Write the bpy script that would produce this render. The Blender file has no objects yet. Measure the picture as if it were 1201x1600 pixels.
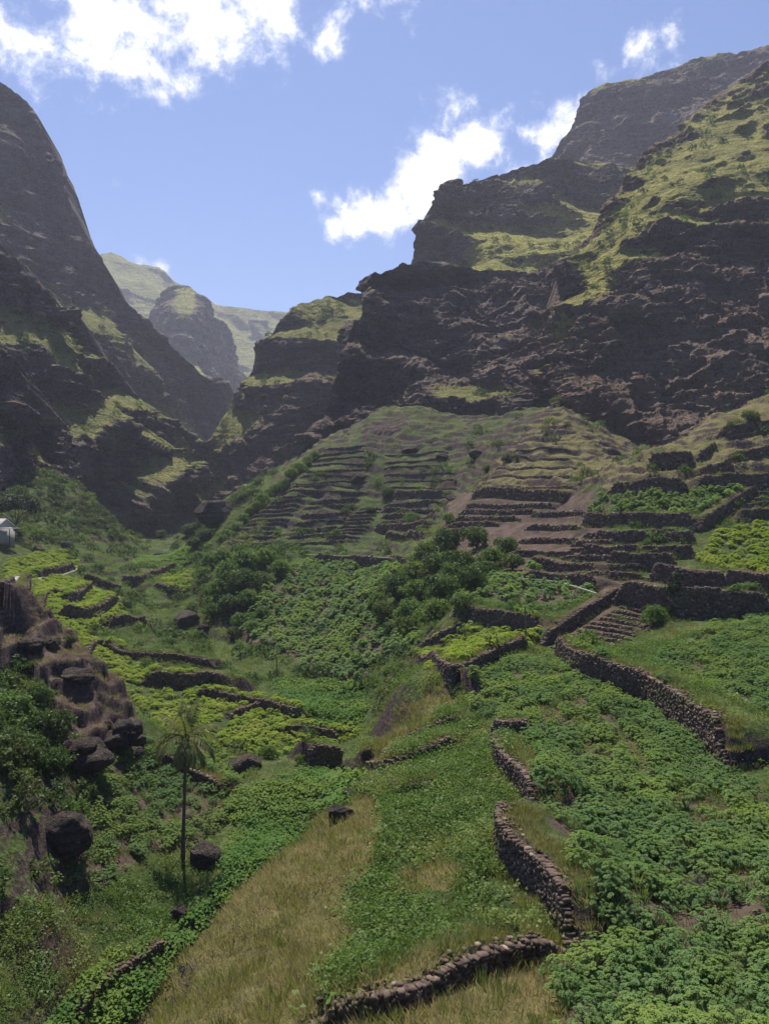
import bpy, math, random
import numpy as np
from mathutils import Vector
R = math.radians
random.seed(7); rng = np.random.default_rng(7)
scn = bpy.context.scene; COL = scn.collection

# ------------------------------------------------------------------ camera
F, CX, CY = 1209.0, 600.5, 800.0
cam_d = bpy.data.cameras.new("camera"); cam = bpy.data.objects.new("camera", cam_d); COL.objects.link(cam)
cam.location = (0, 0, 0); cam.rotation_euler = (R(90), 0, 0)
cam_d.sensor_fit = 'VERTICAL'; cam_d.angle_y = 2*math.atan(800/F)
cam_d.clip_start = 0.2; cam_d.clip_end = 9000
scn.camera = cam
scn.view_settings.view_transform = 'Standard'; scn.view_settings.look = 'None'
scn.view_settings.exposure = 0.74; scn.view_settings.gamma = 1
scn.cycles.max_bounces = 6; scn.cycles.diffuse_bounces = 3; scn.cycles.transmission_bounces = 3
scn.cycles.volume_bounces = 1; scn.cycles.transparent_max_bounces = 4
# ------------------------------------------------------------------ sun and sky
SUN_EL, SUN_AZ = R(64), R(-14)          # azimuth from straight ahead (+y) towards the right (+x)
S = Vector((math.sin(SUN_AZ)*math.cos(SUN_EL), math.cos(SUN_AZ)*math.cos(SUN_EL), math.sin(SUN_EL)))
ld = bpy.data.lights.new("sun", 'SUN'); ld.energy = 5.0; ld.angle = R(0.55); ld.color = (1.0, 0.92, 0.78)
lo = bpy.data.objects.new("sun", ld); COL.objects.link(lo); lo.rotation_euler = S.to_track_quat('Z', 'Y').to_euler(); lo.location = (0, 0, 60)

def build_world():
    w = bpy.data.worlds.new("World"); scn.world = w; w.use_nodes = True
    nt = w.node_tree; nt.nodes.clear(); N = nt.nodes.new; L = nt.links.new
    out = N('ShaderNodeOutputWorld'); bg = N('ShaderNodeBackground'); bg.inputs[1].default_value = 0.115
    L(bg.outputs[0], out.inputs[0])
    sky = N('ShaderNodeTexSky'); sky.sky_type = 'NISHITA'; sky.sun_disc = False
    sky.sun_elevation = SUN_EL; sky.sun_rotation = SUN_AZ; sky.altitude = 600; sky.air_density = 1.0; sky.dust_density = 0.5; sky.ozone_density = 1.6
    tc = N('ShaderNodeTexCoord'); d = tc.outputs['Generated']
    nrm = N('ShaderNodeVectorMath'); nrm.operation = 'NORMALIZE'; L(d, nrm.inputs[0])
    # cloud banks: directions (given by where they stand over the valley) and angular radii
    blobs = [(150,-60,.13,1.1),(300,-30,.11,1.15),(30,30,.10,.78),(230,45,.06,.95),(370,30,.055,1.0),(130,110,.05,.8),(215,110,.055,.9),(300,140,.022,.75),(215,183,.02,.6),
             (500,50,.04,.85),(505,15,.06,.85),(590,-10,.045,.8),(440,20,.06,.9),(186,283,.014,.55),
             (525,362,.026,1.15),(555,355,.036,1.3),(590,332,.042,1.45),(620,312,.04,1.4),(650,290,.045,1.45),(690,262,.045,1.45),(735,235,.042,1.35),(715,150,.03,1.0),(725,165,.038,.95),(760,200,.03,.8),(700,190,.03,.8),(670,225,.03,.7),(500,318,.015,.5),
             (1010,90,.04,1.1),(1040,110,.03,.9),(965,115,.026,.75),(850,215,.032,1.0),(885,185,.03,1.0),(835,165,.02,.55),(630,240,.018,.5),(800,310,.05,.6),(220,405,.02,.6),(250,410,.016,.5)]
    nz = N('ShaderNodeTexNoise'); nz.inputs['Scale'].default_value = 15; nz.inputs['Detail'].default_value = 12; nz.inputs['Roughness'].default_value = .66; nz.inputs['Distortion'].default_value = .15
    L(nrm.outputs[0], nz.inputs['Vector'])
    nd = N('ShaderNodeTexNoise'); nd.inputs['Scale'].default_value = 16; nd.inputs['Detail'].default_value = 6; L(nrm.outputs[0], nd.inputs['Vector'])
    sb = N('ShaderNodeVectorMath'); sb.operation = 'SUBTRACT'; L(nd.outputs['Color'], sb.inputs[0]); sb.inputs[1].default_value = (.5, .5, .5)
    sc_ = N('ShaderNodeVectorMath'); sc_.operation = 'SCALE'; L(sb.outputs[0], sc_.inputs[0]); sc_.inputs['Scale'].default_value = .035
    wp = N('ShaderNodeVectorMath'); wp.operation = 'ADD'; L(nrm.outputs[0], wp.inputs[0]); L(sc_.outputs[0], wp.inputs[1])
    acc = None
    for px, py, r, a in blobs:
        v = Vector(((px-CX)/F, 1, (CY-py)/F)).normalized()
        ds = N('ShaderNodeVectorMath'); ds.operation = 'DISTANCE'; L(wp.outputs[0], ds.inputs[0]); ds.inputs[1].default_value = v
        mr = N('ShaderNodeMapRange'); mr.interpolation_type = 'SMOOTHSTEP'; L(ds.outputs['Value'], mr.inputs[0])
        mr.inputs[1].default_value = 0; mr.inputs[2].default_value = r*1.5; mr.inputs[3].default_value = a; mr.inputs[4].default_value = 0
        if acc is None: acc = mr.outputs[0]
        else:
            m = N('ShaderNodeMath'); m.operation = 'MAXIMUM'; L(acc, m.inputs[0]); L(mr.outputs[0], m.inputs[1]); acc = m.outputs[0]
    ns = N('ShaderNodeMath'); ns.operation = 'MULTIPLY_ADD'; L(nz.outputs[0], ns.inputs[0]); ns.inputs[1].default_value = 3.9; ns.inputs[2].default_value = -2.2
    ad = N('ShaderNodeMath'); ad.operation = 'ADD'; L(acc, ad.inputs[0]); L(ns.outputs[0], ad.inputs[1])
    cm = N('ShaderNodeMapRange'); cm.interpolation_type = 'SMOOTHERSTEP'; L(ad.outputs[0], cm.inputs[0]); cm.inputs[1].default_value = .10; cm.inputs[2].default_value = 1.15
    gate = N('ShaderNodeMath'); gate.operation = 'MULTIPLY'; L(cm.outputs[0], gate.inputs[0])
    g2 = N('ShaderNodeMath'); g2.operation = 'GREATER_THAN'; L(acc, g2.inputs[0]); g2.inputs[1].default_value = .02; L(g2.outputs[0], gate.inputs[1])
    mx = N('ShaderNodeMix'); mx.data_type = 'RGBA'; L(gate.outputs[0], mx.inputs[0])
    tint = N('ShaderNodeMix'); tint.data_type = 'RGBA'; tint.blend_type = 'MULTIPLY'; tint.inputs[0].default_value = 1
    L(sky.outputs[0], tint.inputs[6]); tint.inputs[7].default_value = SKY_TINT
    L(tint.outputs[2], mx.inputs[6]); cc = N('ShaderNodeMix'); cc.data_type = 'RGBA'; L(gate.outputs[0], cc.inputs[0]); cc.inputs[6].default_value = (4.4, 4.7, 5.5, 1); cc.inputs[7].default_value = (7.2, 7.2, 7.3, 1); L(cc.outputs[2], mx.inputs[7])
    L(mx.outputs[2], bg.inputs[0])
    w.cycles.sampling_method = 'MANUAL'; w.cycles.sample_map_resolution = 512
SKY_TINT = (.45, .535, .70, 1)
build_world()

# ------------------------------------------------------------------ noise in numpy
def _hash(ix, iy, iz, seed):
    h = (ix.astype(np.uint32)*np.uint32(374761393)) ^ (iy.astype(np.uint32)*np.uint32(668265263)) ^ (iz.astype(np.uint32)*np.uint32(2246822519)) ^ np.uint32((seed*3266489917) & 0xffffffff)
    h = (h ^ (h >> np.uint32(15)))*np.uint32(2246822519); h = (h ^ (h >> np.uint32(13)))*np.uint32(3266489917); h ^= h >> np.uint32(16)
    return h.astype(np.float32)*np.float32(2/4294967295.0)-1
def vnoise(x, y, z, seed=0):
    fx, fy, fz = np.floor(x), np.floor(y), np.floor(z)
    ix, iy, iz = fx.astype(np.int64), fy.astype(np.int64), fz.astype(np.int64)
    x = x-fx; y = y-fy; z = z-fz
    x = x*x*x*(x*(x*6-15)+10); y = y*y*y*(y*(y*6-15)+10); z = z*z*z*(z*(z*6-15)+10)
    def c(a, b, d): return _hash((ix+a) & 0xffffffff, (iy+b) & 0xffffffff, (iz+d) & 0xffffffff, seed)
    def lp(a, b, t): return a+(b-a)*t
    return lp(lp(lp(c(0,0,0), c(1,0,0), x), lp(c(0,1,0), c(1,1,0), x), y), lp(lp(c(0,0,1), c(1,0,1), x), lp(c(0,1,1), c(1,1,1), x), y), z)
def fbm(x, y, z, s, oct=4, seed=0, gain=.5, ridged=False):
    a, t, o = 1.0, 0.0, np.zeros(np.shape(x), np.float32); f = 1.0/s
    for k in range(oct):
        n = vnoise(x*f+k*17.3, y*f-k*9.1, z*f+k*5.7, seed+k)
        if ridged: n = 1-2*np.abs(n)
        o += a*n; t += a; a *= gain; f *= 2.03
    return o/t
def sst(a, b, x): t = np.clip((x-a)/(b-a), 0, 1); return t*t*(3-2*t)

# ------------------------------------------------------------------ materials
MATS = {}
def nodes_mat(name):
    m = bpy.data.materials.new(name); m.use_nodes = True; nt = m.node_tree; nt.nodes.clear(); MATS[name] = m
    out = nt.nodes.new('ShaderNodeOutputMaterial'); return m, nt, out
class NT:
    def __init__(s, nt): s.nt = nt
    def n(s, t, **k):
        o = s.nt.nodes.new(t)
        for a, b in k.items(): setattr(o, a, b)
        return o
    def l(s, a, b): s.nt.links.new(a, b)
    def noise(s, vec, scale, detail=5, rough=.6, dist=0):
        o = s.n('ShaderNodeTexNoise'); o.inputs['Scale'].default_value = scale; o.inputs['Detail'].default_value = detail; o.inputs['Roughness'].default_value = rough; o.inputs['Distortion'].default_value = dist
        s.l(vec, o.inputs['Vector']); return o.outputs[0]
    def ramp(s, v, a, b, lo=0., hi=1.):
        o = s.n('ShaderNodeMapRange', interpolation_type='SMOOTHSTEP'); s.l(v, o.inputs[0]); o.inputs[1].default_value = a; o.inputs[2].default_value = b; o.inputs[3].default_value = lo; o.inputs[4].default_value = hi; return o.outputs[0]
    def math(s, op, a, b=None, c=None):
        o = s.n('ShaderNodeMath', operation=op)
        for i, v in enumerate((a, b, c)):
            if v is None: continue
            if hasattr(v, 'links'): s.l(v, o.inputs[i])
            else: o.inputs[i].default_value = v
        return o.outputs[0]
    def mix(s, f, a, b, blend='MIX'):
        o = s.n('ShaderNodeMix', data_type='RGBA', blend_type=blend)
        for i, v in ((0, f), (6, a), (7, b)):
            if hasattr(v, 'links'): s.l(v, o.inputs[i])
            else: o.inputs[i].default_value = v if i == 0 else (*v, 1)
        return o.outputs[2]
    def scale(s, vec, v3):
        o = s.n('ShaderNodeVectorMath', operation='MULTIPLY'); s.l(vec, o.inputs[0]); o.inputs[1].default_value = v3; return o.outputs[0]
    def bsdf(s, col, out, rough=.9, spec=.2, bump=None, bstr=.5, bdist=.1):
        b = s.n('ShaderNodeBsdfPrincipled'); b.inputs['Roughness'].default_value = rough; b.inputs['Specular IOR Level'].default_value = spec
        if hasattr(col, 'links'): s.l(col, b.inputs['Base Color'])
        else: b.inputs['Base Color'].default_value = (*col, 1)
        if bump is not None:
            u = s.n('ShaderNodeBump'); u.inputs['Strength'].default_value = bstr; u.inputs['Distance'].default_value = bdist; s.l(bump, u.inputs['Height']); s.l(u.outputs[0], b.inputs['Normal'])
        s.l(b.outputs[0], out.inputs[0]); return b

def rock_mat(name, base, base2, g1, g2, ts=1.0, gth=(.42, .60)):
    """rock with strata; grass attribute 'grass' (0..1) from the built relief picks turf; ts = texture scale in metres"""
    m, nt, out = nodes_mat(name); T = NT(nt)
    geo = T.n('ShaderNodeNewGeometry'); pos = geo.outputs['Position']
    at = T.n('ShaderNodeAttribute', attribute_name='grass').outputs['Fac']
    n1 = T.noise(pos, .03/ts, 6, .65); n2 = T.noise(pos, .35/ts, 8, .7); n3 = T.noise(T.scale(pos, (.25, .25, 2.2)), .18/ts, 6, .65)
    n4 = T.noise(T.scale(pos, (2., 2., .3)), .2/ts, 5, .6)
    c = T.mix(T.ramp(n1, .35, .68), base, base2)
    dn_ = T.n('ShaderNodeTexNoise'); dn_.inputs['Scale'].default_value = .12/ts; dn_.inputs['Detail'].default_value = 7; T.l(pos, dn_.inputs['Vector']); dv = T.n('ShaderNodeVectorMath', operation='SCALE'); T.l(dn_.outputs['Color'], dv.inputs[0]); dv.inputs['Scale'].default_value = 16*ts; da = T.n('ShaderNodeVectorMath', operation='ADD'); T.l(pos, da.inputs[0]); T.l(dv.outputs[0], da.inputs[1]); wpos = da.outputs[0]
    v1 = T.n('ShaderNodeTexVoronoi', feature='DISTANCE_TO_EDGE'); v1.inputs['Scale'].default_value = .22/ts; T.l(T.scale(wpos, (1, 1, 1.9)), v1.inputs['Vector']); vo = v1.outputs['Distance']
    v2 = T.n('ShaderNodeTexVoronoi', feature='DISTANCE_TO_EDGE'); v2.inputs['Scale'].default_value = .75/ts; T.l(T.scale(wpos, (1, 1, 1.6)), v2.inputs['Vector']); vo2 = v2.outputs['Distance']
    c = T.mix(T.ramp(n3, .40, .60, 0, .75), c, T.mix(.5, c, (.035, .025, .025)))
    c = T.mix(T.ramp(T.noise(T.scale(pos, (.08, .08, 1.2)), .35/ts, 4, .55), .50, .62, 0, .5), c, (.19, .125, .095))
    c = T.mix(T.ramp(vo, .0, .06, .38, 0), c, (.022, .016, .016))
    c = T.mix(T.ramp(n2, .45, .8, 0, .7), c, (.20, .17, .155))
    c = T.mix(T.ramp(T.noise(pos, 1.5/ts, 4, .7), .3, .5, .5, 0), c, (.03, .024, .025))
    ga = T.math('ADD', at, T.math('MULTIPLY_ADD', n2, .8, -.40)); ga = T.math('ADD', ga, T.math('MULTIPLY_ADD', T.noise(pos, 2.2/ts, 3, .6), .5, -.25))
    gf = T.ramp(ga, gth[0], gth[1])
    gc = T.mix(T.ramp(T.noise(pos, .09/ts, 5, .6), .35, .65), g1, g2)
    gc = T.mix(T.ramp(T.noise(pos, .9/ts, 6, .75), .36, .52, .45, 0), gc, (.07, .075, .03))
    c = T.mix(gf, c, gc)
    h = T.math('ADD', T.math('MULTIPLY_ADD', T.ramp(vo, 0, .12), .35, T.math('MULTIPLY', T.ramp(vo2, 0, .15), .18)), n2); h = T.math('ADD', T.math('MULTIPLY', h, 1.0), T.math('ADD', T.math('MULTIPLY', n3, 1.2), T.math('MULTIPLY', n4, .7)))
    T.bsdf(c, out, .95, .12, h, 1.0, 3.0*ts)
    return m
rock_mat('dark_cliff', (.18, .135, .12), (.28, .215, .185), (.18, .195, .06), (.30, .29, .09))
rock_mat('warm_cliff', (.205, .138, .11), (.31, .225, .175), (.23, .23, .06), (.40, .37, .10))
rock_mat('high_cliff', (.22, .17, .145), (.30, .24, .20), (.28, .28, .06), (.43, .41, .10), 1.8)
rock_mat('left_cliff', (.17, .14, .14), (.27, .225, .205), (.17, .195, .065), (.29, .285, .10), 1.2)
rock_mat('far_rock', (.22, .19, .16), (.32, .27, .21), (.26, .28, .09), (.38, .38, .13), 5)
rock_mat('boulder_rock', (.06, .052, .05), (.14, .12, .11), (.10, .11, .04), (.16, .15, .06), .16, (.95, 1.1))

# ------------------------------------------------------------------ mesh helpers
def mesh_np(name, V, Fq, mat, smooth=False, parent=None, attrs=None):
    V = np.asarray(V, np.float32); Fq = np.asarray(Fq, np.int32); k = Fq.shape[1]
    me = bpy.data.meshes.new(name); me.vertices.add(len(V)); me.vertices.foreach_set('co', V.ravel())
    me.loops.add(Fq.size); me.loops.foreach_set('vertex_index', Fq.ravel())
    me.polygons.add(len(Fq)); me.polygons.foreach_set('loop_start', np.arange(0, Fq.size, k, dtype=np.int32))
    try: me.polygons.foreach_set('loop_total', np.full(len(Fq), k, np.int32))
    except Exception: pass
    if smooth: me.polygons.foreach_set('use_smooth', np.ones(len(Fq), bool))
    for an, (ty, dat) in (attrs or {}).items():
        a = me.attributes.new(an, ty, 'POINT'); a.data.foreach_set('value' if ty == 'FLOAT' else 'color', np.asarray(dat, np.float32).ravel())
    me.update(calc_edges=True)
    if mat: me.materials.append(MATS[mat])
    o = bpy.data.objects.new(name, me); COL.objects.link(o)
    if parent: o.parent = parent
    return o
def tag(o, label=None, cat=None, group=None, kind=None):
    if label: o['label'] = label
    if cat: o['category'] = cat
    if group: o['group'] = group
    if kind: o['kind'] = kind
    return o
def grid_faces(nr, nc):
    i = np.arange((nr-1)*(nc-1)); r = i//(nc-1); c = i % (nc-1); a = r*nc+c
    return np.stack([a, a+1, a+nc+1, a+nc], 1)

# ------------------------------------------------------------------ the ground: one height field over (direction, distance)
# surveyed points: (column, distance m, row) -> each is a place in the valley at its true distance and height
GP = {
 -400:[(6,2700),(20,1700),(40,1400),(70,1150),(120,930),(200,700),(400,780)],
 -150:[(6,2700),(22,1750),(34,1430),(50,1150),(66,960),(80,1010),(110,930),(135,870),(150,835),(200,745),(260,760),(400,790)],
 0:[(6,2700),(20,1850),(29,1610),(34,1420),(42,1200),(54,1060),(70,935),(76,985),(88,975),(108,922),(130,885),(142,848),(160,815),(200,752),(215,760),(260,775),(400,800)],
 60:[(6,2700),(22,1900),(31,1600),(36,1410),(44,1230),(54,1080),(66,962),(74,1010),(95,972),(120,915),(150,865),(175,815),(202,744),(220,775),(270,800),(400,815)],
 110:[(6,2700),(24,1850),(33,1590),(39,1420),(46,1260),(54,1110),(62,1012),(74,1062),(95,985),(118,930),(150,880),(185,820),(206,757),(220,785),(270,805),(400,815)],
 170:[(6,2700),(25,1800),(35,1570),(41,1410),(49,1250),(56,1130),(59,1075),(70,1120),(90,1025),(120,940),(160,880),(195,835),(215,815),(270,815),(400,820)],
 230:[(6,2700),(12,1800),(20,1620),(23,1660),(29,1720),(38,1510),(42,1430),(48,1320),(57,1210),(68,1130),(88,1050),(120,965),(160,905),(200,870),(240,845),(300,830),(400,820)],
 300:[(6,2500),(12,1850),(18,1630),(24.5,1490),(27,1540),(32,1650),(42,1440),(48,1350),(57,1230),(72,1130),(92,1055),(118,985),(140,942),(170,900),(210,865),(260,838),(400,815)],
 350:[(6,2500),(12,1850),(17,1660),(24,1500),(27.3,1435),(30,1500),(36,1570),(44,1400),(52,1300),(62,1205),(78,1115),(95,1050),(115,998),(130,905),(140,870),(165,852),(200,800),(240,780),(300,790)],
 420:[(6,2500),(12,1850),(17,1620),(24,1470),(31,1370),(34,1420),(38,1510),(46,1340),(58,1230),(72,1150),(88,1080),(105,1010),(120,945),(140,868),(170,835),(185,790),(205,755),(240,740),(320,740)],
 500:[(6,2500),(10,1950),(15,1640),(19,1540),(25,1430),(35,1290),(38,1330),(42,1424),(52,1300),(63,1200),(78,1110),(92,1055),(105,1000),(120,940),(140,880),(165,840),(185,765),(210,700),(240,700),(320,720)],
 560:[(6,2500),(10,1950),(16,1590),(24,1430),(32,1290),(41,1215),(45,1240),(50,1262),(62,1205),(72,1150),(80,1100),(95,1010),(110,940),(135,880),(165,830),(185,760),(215,670),(240,652),(262,660),(300,690),(330,720)],
 610:[(6,2400),(10,1900),(15.5,1600),(20,1500),(30,1280),(42,1180),(52,1100),(57,1104),(64,1112),(76,1072),(85,1030),(98,960),(120,890),(165,820),(185,745),(215,655),(228,640),(250,632),(265,645),(310,680),(340,720)],
 700:[(6,2400),(10,1850),(15.5,1580),(19,1500),(28,1310),(38,1190),(47,1100),(60,1020),(75,965),(85,945),(105,890),(130,835),(165,780),(200,690),(222,640),(245,632),(270,632),(320,680)],
 780:[(6,2300),(10,1800),(15,1600),(18,1500),(26,1310),(36,1180),(46,1085),(58,1020),(68,985),(78,930),(84,910),(98,880),(125,815),(140,765),(170,710),(215,650),(240,632),(262,635),(320,690)],
 870:[(6,2200),(10,1750),(15,1590),(18,1490),(23,1370),(30,1245),(40,1120),(50,1055),(62,1015),(72,965),(85,915),(98,870),(115,820),(125,768),(150,720),(180,645),(205,640),(300,690)],
 950:[(6,2200),(10,1720),(14.5,1600),(19,1450),(25,1310),(34,1180),(43,1095),(54,1045),(63,1000),(74,935),(84,895),(95,855),(106,810),(112,768),(135,728),(165,700),(190,670),(300,690)],
 1030:[(6,2200),(10,1720),(14,1600),(19,1440),(25,1310),(33,1190),(42,1110),(50,1060),(58,1010),(68,960),(78,910),(88,870),(99,815),(106,770),(113,735),(122,700),(130,715),(160,745),(185,700),(300,700)],
 1110:[(6,2200),(10,1700),(13.5,1600),(18,1450),(25,1290),(34,1180),(41,1110),(50,1045),(57,1000),(67,958),(76,915),(86,870),(98,805),(106,768),(113,733),(124,690),(137,662),(145,680),(180,700),(300,700)],
 1201:[(6,2200),(9,1750),(12.5,1610),(18,1430),(25,1290),(33,1180),(42,1090),(52,1020),(66,962),(74,920),(84,870),(98,800),(106,765),(113,728),(126,672),(140,622),(150,640),(180,680),(300,690)],
 1400:[(6,2100),(10,1700),(15,1500),(25,1240),(40,1060),(60,930),(85,830),(110,720),(150,560),(180,560),(300,600)],
 1700:[(6,2000),(15,1400),(30,1100),(60,850),(110,620),(160,480),(300,520)],
}
pts = [(px, d, py) for px, l in GP.items() for d, py in l]
pts += [(px, d, 830+ (d/2200.)*-8) for px in range(-400, 1701, 300) for d in (600, 1100, 2200)]
pts = np.array(pts, float)
TALUS = 13
KV = 10.0
def uv(px, d): return px/100.0, KV*np.log(d)
pu, pv = uv(pts[:, 0], pts[:, 1]); tt = (CY-pts[:, 2])/F
kern = lambda r2: np.sqrt(r2+.12)
A = kern((pu[:, None]-pu)**2+(pv[:, None]-pv)**2)
n_ = len(pts); M = np.zeros((n_+1, n_+1)); M[:n_, :n_] = A - np.eye(n_)*0.0; M[:n_, n_] = 1; M[n_, :n_] = 1
sol = np.linalg.solve(M, np.append(tt, 0))
cu = np.arange(-700, 1901, 10.0); cv = np.arange(math.log(4.), math.log(2300)+.03, .02)
U, Vv = np.meshgrid(cu/100, cv*KV)
T0 = np.zeros(U.shape)
for i in range(U.shape[0]):
    T0[i] = kern((U[i][:, None]-pu)**2+(Vv[i][:, None]-pv)**2)@sol[:n_]+sol[n_]
def base_t(px, ld):
    fx = np.clip((px-cu[0])/10.0, 0, len(cu)-1.001); fy = np.clip((ld-cv[0])/.02, 0, len(cv)-1.001)
    ix = fx.astype(int); iy = fy.astype(int); fx = fx-ix; fy = fy-iy
    return (T0[iy, ix]*(1-fx)+T0[iy, ix+1]*fx)*(1-fy)+(T0[iy+1, ix]*(1-fx)+T0[iy+1, ix+1]*fx)*fy
cols = np.concatenate([np.arange(-640, -40, 12.), np.arange(-40, 1242, 1.9), np.arange(1250, 1840, 12.)])
lds = np.concatenate([np.arange(math.log(4.5), math.log(11), .012), np.arange(math.log(11), math.log(120), .0036), np.arange(math.log(120), math.log(262), .0022), np.arange(math.log(262)+.01, math.log(2250), .03)])
GC, GL = np.meshgrid(cols, lds); GD = np.exp(GL); GX = (GC-CX)/F*GD
GZ = base_t(GC, GL)*GD
def lookup(arr, px, ld):
    fx = np.interp(px, cols, np.arange(len(cols))); fy = np.interp(ld, lds, np.arange(len(lds)))
    ix = np.clip(fx.astype(int), 0, len(cols)-2); iy = np.clip(fy.astype(int), 0, len(lds)-2); fx = fx-ix; fy = fy-iy
    return (arr[iy, ix]*(1-fx)+arr[iy, ix+1]*fx)*(1-fy)+(arr[iy+1, ix]*(1-fx)+arr[iy+1, ix+1]*fx)*fy
def height(x, y):
    x = np.atleast_1d(np.asarray(x, float)); y = np.maximum(np.atleast_1d(np.asarray(y, float)), 4.6)
    return lookup(GZ, x/y*F+CX, np.log(y))
def h1(x, y): return float(height(x, y)[0])
def hit(px, py, dmin=9.0):
    """where the ray through a place in the view first meets the ground"""
    sel = lds > math.log(dmin); l = lds[sel]; z = lookup(GZ, np.full(l.shape, px), l); row = CY-z/np.exp(l)*F
    k = np.argmax(row <= py)
    if row[k] > py: k = len(l)-1
    if k > 0 and row[k-1] > row[k]: f = (row[k-1]-py)/(row[k-1]-row[k]); ll = l[k-1]+(l[k]-l[k-1])*np.clip(f, 0, 1)
    else: ll = l[k]
    d = math.exp(ll); x = (px-CX)/F*d
    return np.array([x, d, h1(x, d)])
# ------------------------------------------------------------------ what covers the ground, by place
CROP, LIGHT, VINE, DRY, WEED, ROCK, BUSH, YELLOW, SOIL, FADED, MID, DARKSCRUB = range(1, 13)
REG = [
 (DARKSCRUB, [(-100,700),(160,700),(420,700),(400,780),(300,830),(200,850),(0,850),(-100,850)]),
 (DARKSCRUB, [(0,745),(110,750),(165,830),(100,845),(60,850),(0,850)]),
 (FADED, [(420,780),(480,690),(520,640),(900,600),(800,700),(730,760),(700,800),(620,880),(480,880),(400,850)]),
 (TALUS, [(400,770),(470,700),(520,590),(900,540),(860,640),(790,668),(740,655),(680,672),(610,660),(560,676),(520,690),(480,730),(440,775)]),
 (YELLOW, [(720,775),(800,700),(860,620),(960,640),(1000,700),(960,750),(880,775)]),
 (YELLOW, [(930,770),(960,745),(1020,690),(1090,650),(1201,600),(1300,560),(1300,740),(1165,765),(970,770)]),
 (SOIL, [(690,770),(900,768),(930,770),(960,900),(1201,905),(1300,900),(1300,960),(940,950),(840,900),(700,880)]),
 (MID, [(320,860),(400,850),(640,880),(700,960),(640,1000),(620,1060),(560,1080),(440,1060),(380,1000),(330,960),(290,930)]),
 (CROP, [(400,930),(430,895),(470,878),(535,880),(560,900),(600,882),(625,885),(600,925),(560,945),(640,990),(650,1030),(560,1060),(500,1062),(410,1020),(370,985)]),
 (MID, [(100,850),(270,840),(300,870),(180,905),(120,890)]),
 (LIGHT, [(0,880),(110,860),(130,890),(60,905),(0,915)]),
 (LIGHT, [(50,905),(110,905),(190,935),(210,975),(120,995),(60,940)]),
 (MID, [(200,900),(290,920),(290,970),(400,1000),(500,1060),(400,1070),(250,1030),(210,980)]),
 (LIGHT, [(245,898),(290,893),(290,925),(250,925)]),
 (LIGHT, [(80,985),(130,985),(230,1050),(420,1090),(560,1110),(560,1150),(480,1180),(330,1180),(225,1120),(170,1050)]),
 (CROP, [(110,1190),(230,1160),(300,1150),(390,1215),(375,1260),(340,1300),(240,1330),(140,1400),(70,1390),(150,1290)]),
 (WEED, [(0,1420),(150,1400),(250,1340),(350,1330),(270,1430),(150,1520),(20,1600),(-50,1600)]),
 (VINE, [(50,1620),(140,1530),(300,1420),(350,1340),(380,1290),(500,1290),(350,1440),(220,1620)]),
 (VINE, [(370,1290),(360,1240),(460,1210),(540,1215),(560,1240),(500,1295)]),
 (VINE, [(430,1060),(500,1070),(560,1060),(575,1130),(500,1140),(450,1100)]),
 (VINE, [(200,880),(270,840),(330,850),(300,880),(270,895)]),
 (ROCK, [(-100,920),(20,925),(60,945),(110,1000),(180,1065),(215,1130),(200,1180),(100,1180),(70,1080),(-100,1040)]),
 (BUSH, [(-100,1045),(40,1050),(80,1100),(110,1180),(100,1230),(-100,1230)]),
 (DARKSCRUB, [(-100,1230),(60,1220),(130,1230),(130,1320),(60,1400),(-50,1450),(-100,1450)]),
 (WEED, [(640,1040),(700,1050),(740,1075),(760,1140),(650,1190),(570,1200),(560,1060)]),
 (MID, [(560,1060),(650,1010),(680,1050),(640,1080),(600,1130),(575,1130)]),
 (LIGHT, [(640,1030),(700,985),(830,985),(850,1005),(800,1015),(735,1060),(690,1055)]),
 (DRY, [(575,1215),(600,1130),(660,1080),(725,1075),(725,1095),(650,1150)]),
 (WEED, [(480,1700),(500,1290),(590,1210),(700,1160),(780,1140),(790,1190),(835,1262),(775,1300),(800,1380),(870,1460),(700,1510),(480,1620)]),
 (DRY, [(100,1700),(200,1600),(280,1490),(400,1375),(500,1275),(560,1245),(600,1260),(590,1330),(545,1400),(540,1480),(520,1560),(450,1640)]),
 (DRY, [(600,1370),(690,1350),(740,1370),(700,1395),(620,1400)]),
 (DRY, [(430,1700),(480,1605),(600,1570),(720,1530),(880,1480),(880,1560),(840,1700)]),
 (CROP, [(705,940),(760,903),(830,910),(930,930),(925,945),(860,975),(780,965)]),
 (CROP, [(735,1070),(800,1030),(865,1035),(960,1080),(1060,1125),(1130,1195),(1201,1260),(1300,1300),(1300,1800),(840,1800),(880,1500),(905,1450),(890,1380),(830,1300),(800,1290),(845,1250),(830,1200),(790,1160),(740,1110)]),
 (MID, [(1110,1110),(1201,1110),(1300,1110),(1300,1280),(1201,1240),(1140,1200)]),
 (CROP, [(990,1050),(1060,1000),(1140,970),(1300,960),(1300,1130),(1140,1115),(1060,1075)]),
 (SOIL, [(840,1000),(950,940),(1010,945),(1030,975),(980,1040),(900,1010)]),
 (WEED, [(900,1010),(1000,985),(1060,975),(1080,990),(1000,1045),(960,1045)]),
 (CROP, [(905,812),(935,783),(1000,772),(1165,772),(1150,798),(1060,815)]),
 (LIGHT, [(1080,880),(1120,830),(1201,815),(1300,810),(1300,900),(1201,905),(1130,895)]),
]
LW, LH, LS, LX0, LY0 = 900, 620, 2.0, -300, 600
lab = np.zeros((LH, LW), np.int8)
gx, gy = np.meshgrid(LX0+np.arange(LW)*LS, LY0+np.arange(LH)*LS)
wxn = fbm(gx, gy, gx*0, 46, 4, 31)*16; wyn = fbm(gx, gy, gx*0, 46, 4, 57)*9
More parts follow.
